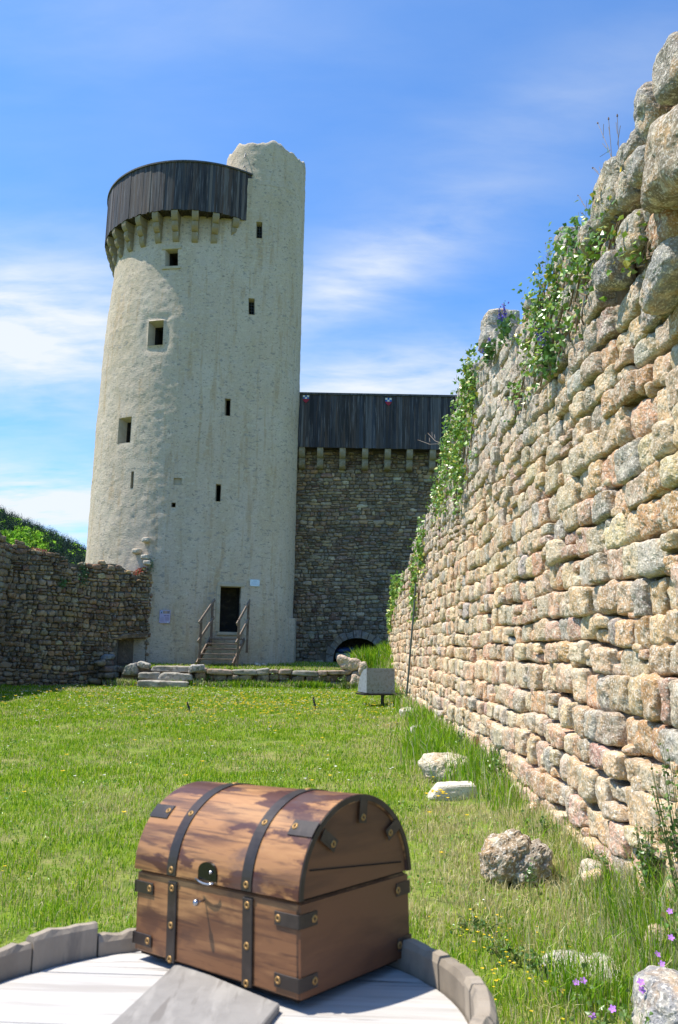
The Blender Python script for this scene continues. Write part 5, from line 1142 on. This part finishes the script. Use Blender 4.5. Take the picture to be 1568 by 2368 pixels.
def barrel():
    ro, ri, hz = 0.2860, 0.2685, BARH
    rad = lambda z: 0.2860 + 0.055 * math.sin(math.pi * min(1, max(0, z / (hz + 0.03))))
    mb = MB(); rs = random.Random(4); a = 0.1
    while a < 0.1 + 2 * math.pi - 0.02:
        w = min(rs.uniform(0.22, 0.40), 0.1 + 2 * math.pi - a); top = hz + 0.0285 + rs.uniform(-0.006, 0.003) - (0.012 if 1.75 < a < 2.0 else 0); n = 7; g = 0.0035; jr = rs.uniform(-0.002, 0.002)
        col = np.array((0.31, 0.26, 0.20)) * rs.uniform(0.75, 1.15); V = []
        zs = [0] + [hz * k / 8 for k in range(1, 9)] + [top - 0.006, top]
        for k in range(n + 1):
            th = a + g + (w - 2 * g) * k / n; c, s = math.cos(th), math.sin(th); wob = rs.uniform(-0.0018, 0.0018)
            for i, z in enumerate(zs): r_ = rad(z) + jr - (0.004 if i == len(zs) - 1 else 0); V.append((r_ * c, r_ * s, z + (wob if i == len(zs) - 1 else 0)))
            r_ = ri + jr + 0.003; V += [(r_ * c, r_ * s, top + wob), ((ri + jr) * c, (ri + jr) * s, top - 0.006), ((ri + jr) * c, (ri + jr) * s, hz - 0.05)]
        m = len(V) // (n + 1); Q = [[k * m + i, (k + 1) * m + i, (k + 1) * m + i + 1, k * m + i + 1] for k in range(n) for i in range(m - 1)]
        V2 = np.array(V); mb.add(V2, Q, None, col)
        for k in (0, n):
            f = [k * m + i for i in range(m)]; L_ = len(zs)
            ql = [[f[L_ - 1], f[L_ - 2], f[m - 2], f[m - 3]], [f[L_ - 2], f[L_ - 3], f[m - 1], f[m - 2]]]; mb.add(V2, ql, None, col * 0.8)
        a += w
    mb.build('staves', M['stave'], BL)
    mb = MB(); y = -0.266; rs = random.Random(2); H0 = hz - 0.006
    cuts = [-0.2655, -0.17, -0.075, 0.007, 0.149, 0.225, 0.2655]; cuts = [v for v in cuts]
    for i in range(len(cuts) - 1):
        y0, y1 = cuts[i] + 0.0012, cuts[i + 1] - 0.0012; dz = rs.uniform(-0.0012, 0.0); V = []; n = 8
        for k in range(n + 1):
            yy = y0 + (y1 - y0) * k / n; xx = math.sqrt(max(0, 0.2655 ** 2 - yy * yy)); 
            e = -0.0008 if k in (0, n) else 0
            V += [(-xx, yy, H0 + dz + e), (xx, yy, H0 + dz + e)]
        Q = [[2 * k, 2 * k + 1, 2 * k + 3, 2 * k + 2] for k in range(n)]; m = len(V)
        V += [(V[0][0], V[0][1], H0 - 0.02), (V[1][0], V[1][1], H0 - 0.02), (V[m - 2][0], V[m - 2][1], H0 - 0.02), (V[m - 1][0], V[m - 1][1], H0 - 0.02)]
        Q += [[0, m, m + 1, 1], [m - 2, m - 1, m + 3, m + 2]]
        mb.add(V, Q, None, np.array((0.49, 0.47, 0.44)) * rs.uniform(0.86, 1.04))
    h = mb.build('head', M['head'], BL); h.rotation_euler = (0, 0, R(-8))
    mb = MB(); mb.lathe([(0.0001, H0 - 0.022), (0.27, H0 - 0.022)], 40, None, (0.05, 0.045, 0.04)); mb.build('head_backing', M['stave'], BL)
    for z in (0.05, 0.24, 0.66, 0.86):
        mb = MB(); mb.lathe([(rad(z - 0.02) + 0.001, z - 0.02), (rad(z - 0.02) + 0.004, z - 0.02), (rad(z + 0.02) + 0.004, z + 0.02), (rad(z + 0.02) + 0.001, z + 0.02)], 64); mb.build('hoop', M['darkmetal'], BL, smooth=False)
barrel()
mb = MB(); stones(mb, np.array([[0, 0, 0.15]]), np.array([[0.42, 0.42, 0.17]]), np.eye(3), 10, np.array([[0.4, 0.37, 0.33]]), [8], 0.02, 4, back=True, tilt=0)
o_ = mb.build('plinth_stone', M['stone'], smooth=True); tag(o_, 'squared stone block under the foot of the barrel', 'stone'); bp = BL.matrix_basis.translation; o_.location = (bp.x, bp.y, bp.z - 0.335)
# grey board lying between chest and barrel head
mb = MB(); q = [(-0.145, 0.137), (-0.0185, 0.0055), (-0.058, -0.16), (-0.191, -0.16)]
V = []
for z in (-0.0055, 0.0009):
    for u, v in q: V.append((u, v, z))
V += [(u + (0.0015 if u < -0.1 else -0.0015), v, 0.0021) for u, v in q]
mb.add(V, [[k, (k + 1) % 4, 4 + (k + 1) % 4, 4 + k] for k in range(4)] + [[4 + k, 4 + (k + 1) % 4, 8 + (k + 1) % 4, 8 + k] for k in range(4)] + [[8, 9, 10, 11], [3, 2, 1, 0]])
M['board'] = material('grey_slate_board', (0.26, 0.245, 0.225), rough=0.8, layers=[(0.7, 30, (1, 1, 1), 0.42, 0.7, 0.55, 8), ((0.36, 0.34, 0.31), 30, (1, .2, 1), 0.52, 0.62, 0.5), ((0.14, 0.125, 0.11), 24, (3, .3, 1), 0.58, 0.66, 0.6)], bumps=[(90, ONE, 0.4, 0.002)])
o_ = mb.build('grey_board', M['board']); o_.matrix_basis = TF; tag(o_, 'flat grey board lying on the barrel head under the front edge of the chest', 'board')

W, D, H, AH = 0.27, 0.1859, 0.0909, 0.0924
CH = empty('treasure_chest', (0, 0, 0), 'small brown wooden chest with domed lid, dark straps and brass rivets on the barrel', 'chest')
OFF = Matrix.Translation((-W / 2, D / 2, 0))
CH.matrix_basis = TF @ Matrix.Translation((0, 0, 0.0024)) @ Matrix.Rotation(-0.7173, 4, 'Z') @ OFF
def cb_(mb, name, mat, parent=None, smooth=False):
    o_ = mb.build(name, mat, parent or CH, smooth=smooth)
    if parent is None or parent is CH: o_.matrix_parent_inverse = OFF.inverted()
    return o_
WOODL = [((0.10, 0.040, 0.018), 22, (0.22, 1.5, 1.5), 0.47, 0.58, 0.7, 10), ((0.46, 0.24, 0.095), 14, (0.3, 1.8, 1.8), 0.52, 0.62, 0.65, 8), ((0.05, 0.02, 0.012), 130, (0.08, 1.6, 1.6), 0.53, 0.62, 0.6, 4), ((0.07, 0.028, 0.015), 60, (0.10, 1.6, 1.6), 0.58, 0.70, 0.55, 4)]
M['lidwood'] = material('stained_lid_wood', (0.34, 0.162, 0.060), rough=0.40, spec=0.45, layers=WOODL + [((0.050, 0.012, 0.010), 15, (0.6, 1.5, 1.5), 0.52, 0.56, 0.88, 7), ((0.09, 0.055, 0.05), 11, (0.8, 1.6, 1.6), 0.56, 0.66, 0.7, 6)], bumps=[(40, (0.2, 1.5, 1.5), 0.25, 0.0015)])
M['boxwood'] = material('box_wood', (0.20, 0.088, 0.036), rough=0.5, spec=0.4, layers=WOODL + [((0.07, 0.03, 0.018), 14, (0.8, 1.1, 1.1), 0.56, 0.64, 0.6, 5)], bumps=[(40, (0.2, 1.5, 1.5), 0.25, 0.0015)])
M['shaded_endwood'] = material('shaded_end_wood', (0.15, 0.062, 0.026), rough=0.5, spec=0.4, layers=[((0.05, 0.02, 0.011), 12, (1, 0.35, 1.8), 0.45, 0.66, 0.8, 8), ((0.24, 0.10, 0.04), 9, (1, 0.3, 1.6), 0.54, 0.72, 0.6, 8)], bumps=[(40, (1, 0.2, 1.5), 0.25, 0.0015)])  # darker copy of the chest wood; shade of the ends put into the colour
M['strap'] = material('dark_strap_metal', (0.030, 0.021, 0.016), rough=0.42, metal=0.15, spec=0.5, layers=[((0.075, 0.055, 0.045), 30, ONE, 0.5, 0.7, 0.6), ((0.035, 0.018, 0.012), 18, ONE, 0.55, 0.65, 0.7)], bumps=[(60, ONE, 0.2, 0.001)])
M['brass'] = material('aged_brass', attr=True, rough=0.5, metal=0.5, layers=[((0.18, 0.09, 0.04), 120, ONE, 0.5, 0.65, 0.6)])
M['chrome'] = material('dull_chrome', (0.42, 0.41, 0.42), rough=0.3, metal=1.0)
M['gap'] = material('black_gap', (0.01, 0.008, 0.007), rough=1)
# body
mb = MB(); mb.box((-W / 2, D / 2, H / 2 + 0.0005), (W / 2 - 0.0012, D / 2 - 0.0012, H / 2 - 0.0018), bev=0.0022); cb_(mb, 'body', M['boxwood'])
mb = MB(); mb.box((-0.0004, D / 2, H / 2), (0.0016, D / 2 - 0.0025, H / 2 - 0.003)); cb_(mb, 'end_panel', M['shaded_endwood'])
mb = MB(); mb.box((-W + 0.0004, D / 2, H / 2), (0.0016, D / 2 - 0.0025, H / 2 - 0.003)); cb_(mb, 'end_panel', M['shaded_endwood'])
mb = MB(); mb.box((-W / 2, D / 2, 0.0005), (W / 2 - 0.006, D / 2 - 0.006, 0.0020)); cb_(mb, 'shadowed_base', M['gap'])  # inset base in black, standing in for the shadow gap under the chest
mb = MB(); mb.box((-W / 2, D / 2, H - 0.0002), (W / 2 - 0.004, D / 2 - 0.004, 0.0022)); cb_(mb, 'seam', M['gap'])
# lid: an arched shell
def arc(t, da=0.0, z0=H): return (D / 2 - (D / 2 + 0.0022 + da) * math.cos(t), z0 + 0.0012 + (AH + da) * math.sin(t))
n = 48; mb = MB(); V = []
for k in range(n + 1):
    t = math.pi * k / n; (yo, zo), (yi, zi) = arc(t), arc(t, -0.008)
    V += [(0.0026, yo, zo), (-W - 0.0026, yo, zo), (0.0026, yi, zi), (-W - 0.0026, yi, zi)]
Q = []
for k in range(n): a, b = 4 * k, 4 * k + 4; Q += [[a, a + 1, b + 1, b], [a + 2, b + 2, b + 3, a + 3], [a, b, b + 2, a + 2], [a + 1, a + 3, b + 3, b + 1]]
Q += [[0, 2, 3, 1], [4 * n, 4 * n + 1, 4 * n + 3, 4 * n + 2]]; mb.add(V, Q); lid = cb_(mb, 'lid', M['lidwood'])
for xx in (-0.0006, -W + 0.0006):
    mb = MB(); pts = [arc(math.pi * k / 30, -0.006) for k in range(31)]; mb.prism([(p[0], p[1]) for p in pts], 0, xx - 0.001, xx + 0.001); mb.build('lid_end', M['shaded_endwood'], lid)
# dark binding round the arched end and down the corners
def band_end(r0, r1, x, t0=0.0, t1=math.pi, name='edge_binding'):
    mb = MB(); V = []; n = 40
    for k in range(n + 1):
        t = t0 + (t1 - t0) * k / n; (a, b), (c, d) = arc(t, r0), arc(t, r1); V += [(x, a, b), (x, c, d), (x + 0.0012, a, b), (x + 0.0012, c, d)]
    Q = []
    for k in range(n): a, b = 4 * k, 4 * k + 4; Q += [[a, a + 1, b + 1, b], [a + 2, b + 2, b + 3, a + 3], [a, b, b + 2, a + 2], [a + 1, a + 3, b + 3, b + 1]]
    mb.add(V, Q); mb.build(name, M['strap'], lid)
band_end(-0.0005, -0.0065, 0.0028)
mb = MB(); mb.beam((0.0012, 0.016, H + 0.027), (0.0012, D - 0.014, H + 0.012), 0.0008, 0.0012); mb.build('board_joint', M['gap'], lid)
# straps
riv0 = None
def rivet(pos, nrm, parent=None):
    global riv0
    z = Vector(nrm).normalized(); q = z.to_track_quat('Z', 'Y').to_matrix().to_4x4()
    if riv0 is None:
        mb = MB(); mb.lathe([(0.0016, -0.0002), (0.0019, 0.0008), (0.0030, 0.0013), (0.0041, 0.0008), (0.0044, 0.0)], 20, None, (0.34, 0.20, 0.07)); mb.lathe([(0.0001, 0.0001), (0.0018, 0.0001)], 12, None, (0.05, 0.025, 0.015)); riv0 = mb.build('rivet', M['brass'], CH, smooth=True); o_ = riv0
    else: o_ = copy_obj(riv0, CH)
    o_.matrix_parent_inverse = OFF.inverted(); o_.matrix_basis = Matrix.Translation(pos) @ q @ Matrix.Scale(0.88, 4)
def strap(x0, x1):
    mb = MB(); n = 44; V = []; t0, t1 = R(0.3), R(179.7)
    for k in range(n + 1):
        t = t0 + (t1 - t0) * k / n; a = arc(t, 0.0013); b = arc(t, -0.001); V += [(x0, *a), (x1, *a), (x0, *b), (x1, *b)]
    Q = []
    for k in range(n): a, b = 4 * k, 4 * k + 4; Q += [[a, a + 1, b + 1, b], [a, b, b + 2, a + 2], [a + 1, a + 3, b + 3, b + 1]]
    Q += [[0, 2, 3, 1], [4 * n, 4 * n + 1, 4 * n + 3, 4 * n + 2]]; mb.add(V, Q); mb.build('strap', M['strap'], lid)
    xm = (x0 + x1) / 2; mb = MB(); mb.box((xm, -0.0004, 0.0435), ((x1 - x0) / 2, 0.0010, 0.0420), bev=0.0007); cb_(mb, 'strap', M['strap'])
    mb = MB(); mb.box((xm, D + 0.0004, 0.0435), ((x1 - x0) / 2, 0.0010, 0.0420), bev=0.0007); cb_(mb, 'strap', M['strap'])
    for z in (0.0785, 0.0395, 0.0045): rivet((xm, -0.0014, z), (0, -1, 0))
    for t in (4.0, 44, 90, 136): 
        y, z = arc(R(t), 0.0013); rivet((xm, y, z), (0, -math.cos(R(t)) / (D / 2), math.sin(R(t)) / AH))
strap(-0.2080, -0.1920); strap(-0.0805, -0.0650)
def plate(cx_, sx_, z, name='corner_plate'):
    """L plate wrapping the front corner"""
    mb = MB(); s = 1 if sx_ > 0 else -1; ex = 0.0 if s > 0 else -W
    mb.box((ex - s * 0.0160, -0.0001, z), (0.0170, 0.0006, 0.0066), bev=0.0004); mb.box((ex + s * 0.0019, 0.0125, z), (0.0006, 0.0140, 0.0066), bev=0.0004); cb_(mb, name, M['strap'])
    rivet((ex - s * 0.0275 if s > 0 else ex + 0.0265, -0.0006, z), (0, -1, 0)); rivet((ex + s * 0.0026, 0.0215, z), (s, 0, 0))
for z in (0.0725, 0.0160): plate(0, 1, z); plate(0, -1, z)
for z in (0.0745, 0.0175):
    mb = MB(); mb.box((0.0019, D - 0.0125, z), (0.0006, 0.0130, 0.0070), bev=0.0004); cb_(mb, 'corner_plate', M['strap']); rivet((0.0032, D - 0.0262 + 0.002, z), (1, 0, 0))
# short plates folding over the lid edges
for s, ex in ((1, 0.0026), (-1, -W - 0.0026)):
    t0, t1 = R(38), R(49); V = []; mb = MB()
    for k in range(5):
        t = t0 + (t1 - t0) * k / 4; a = arc(t, 0.0014); V += [(ex + s * 0.0008, *a), (ex - s * 0.0345, *a), (ex - s * 0.0345, *arc(t, -0.0005))]
    mb.add(V, [[3 * k, 3 * k + 1, 3 * k + 4, 3 * k + 3] for k in range(4)] + [[3 * k + 1, 3 * k + 2, 3 * k + 5, 3 * k + 4] for k in range(4)]); mb.build('lid_plate', M['strap'], lid)
    y, z = arc(R(44), 0.0014); rivet((ex - s * 0.029, y, z), (0, -math.cos(R(44)) / (D / 2), math.sin(R(44)) / AH))
for (y, z) in ((0.0495, 0.1393), (0.1003, 0.1601), (0.1489, 0.1380)):
    d = Vector((0, y - D / 2, z - H - 0.018)).normalized(); e = Vector((0.0040, D / 2, H + 0.018)) 
    p = Vector((0.0040, y, z)); q2 = p + d * 0.020; mb = MB(); mb.beam(p - d * 0.006, q2, 0.0008, 0.013, up=(0, d.z, -d.y)); mb.build('end_strap', M['strap'], lid); rivet((0.0046, y, z), (1, 0, 0))
# hasp and pin
mb = MB(); pts = [(-0.152, H + 0.004), (-0.1205, H + 0.004)] + [(-0.1362 + 0.0157 * math.cos(t), H + 0.0125 + 0.0105 * math.sin(t)) for t in np.linspace(0, math.pi, 12)]
V = []; mb.prism(pts, 1, -0.0032, 0.004); cb_(mb, 'hasp', material('black_hasp', (0.012, 0.012, 0.014), rough=0.2, metal=0.5, spec=0.8))
mb = MB(); mb.tube([(-0.153, -0.0055, H + 0.0045), (-0.145, -0.0065, H + 0.0025), (-0.137, -0.007, H + 0.0015), (-0.129, -0.0065, H + 0.0015), (-0.123, -0.005, H + 0.003)], 0.0011, 8)
mb.lathe([(0.0001, 0.0022), (0.0014, 0.0016), (0.0020, 0.0)], 10, Matrix.Translation((-0.129, -0.0040, H + 0.0135)) @ Matrix.Rotation(R(90), 4, 'X')); cb_(mb, 'clasp', M['chrome'], smooth=True)
mb = MB(); mb.tube([(-0.1435, 0.0, 0.0735), (-0.1435, -0.011, 0.0732)], 0.0012, 8); mb.lathe([(0.0001, 0.0042), (0.0024, 0.0034), (0.0036, 0.0015), (0.0036, -0.0010), (0.0015, -0.0025)], 12, Matrix.Translation((-0.1435, -0.011, 0.0732)) @ Matrix.Rotation(R(90), 4, 'X')); cb_(mb, 'pin', M['chrome'], smooth=True)
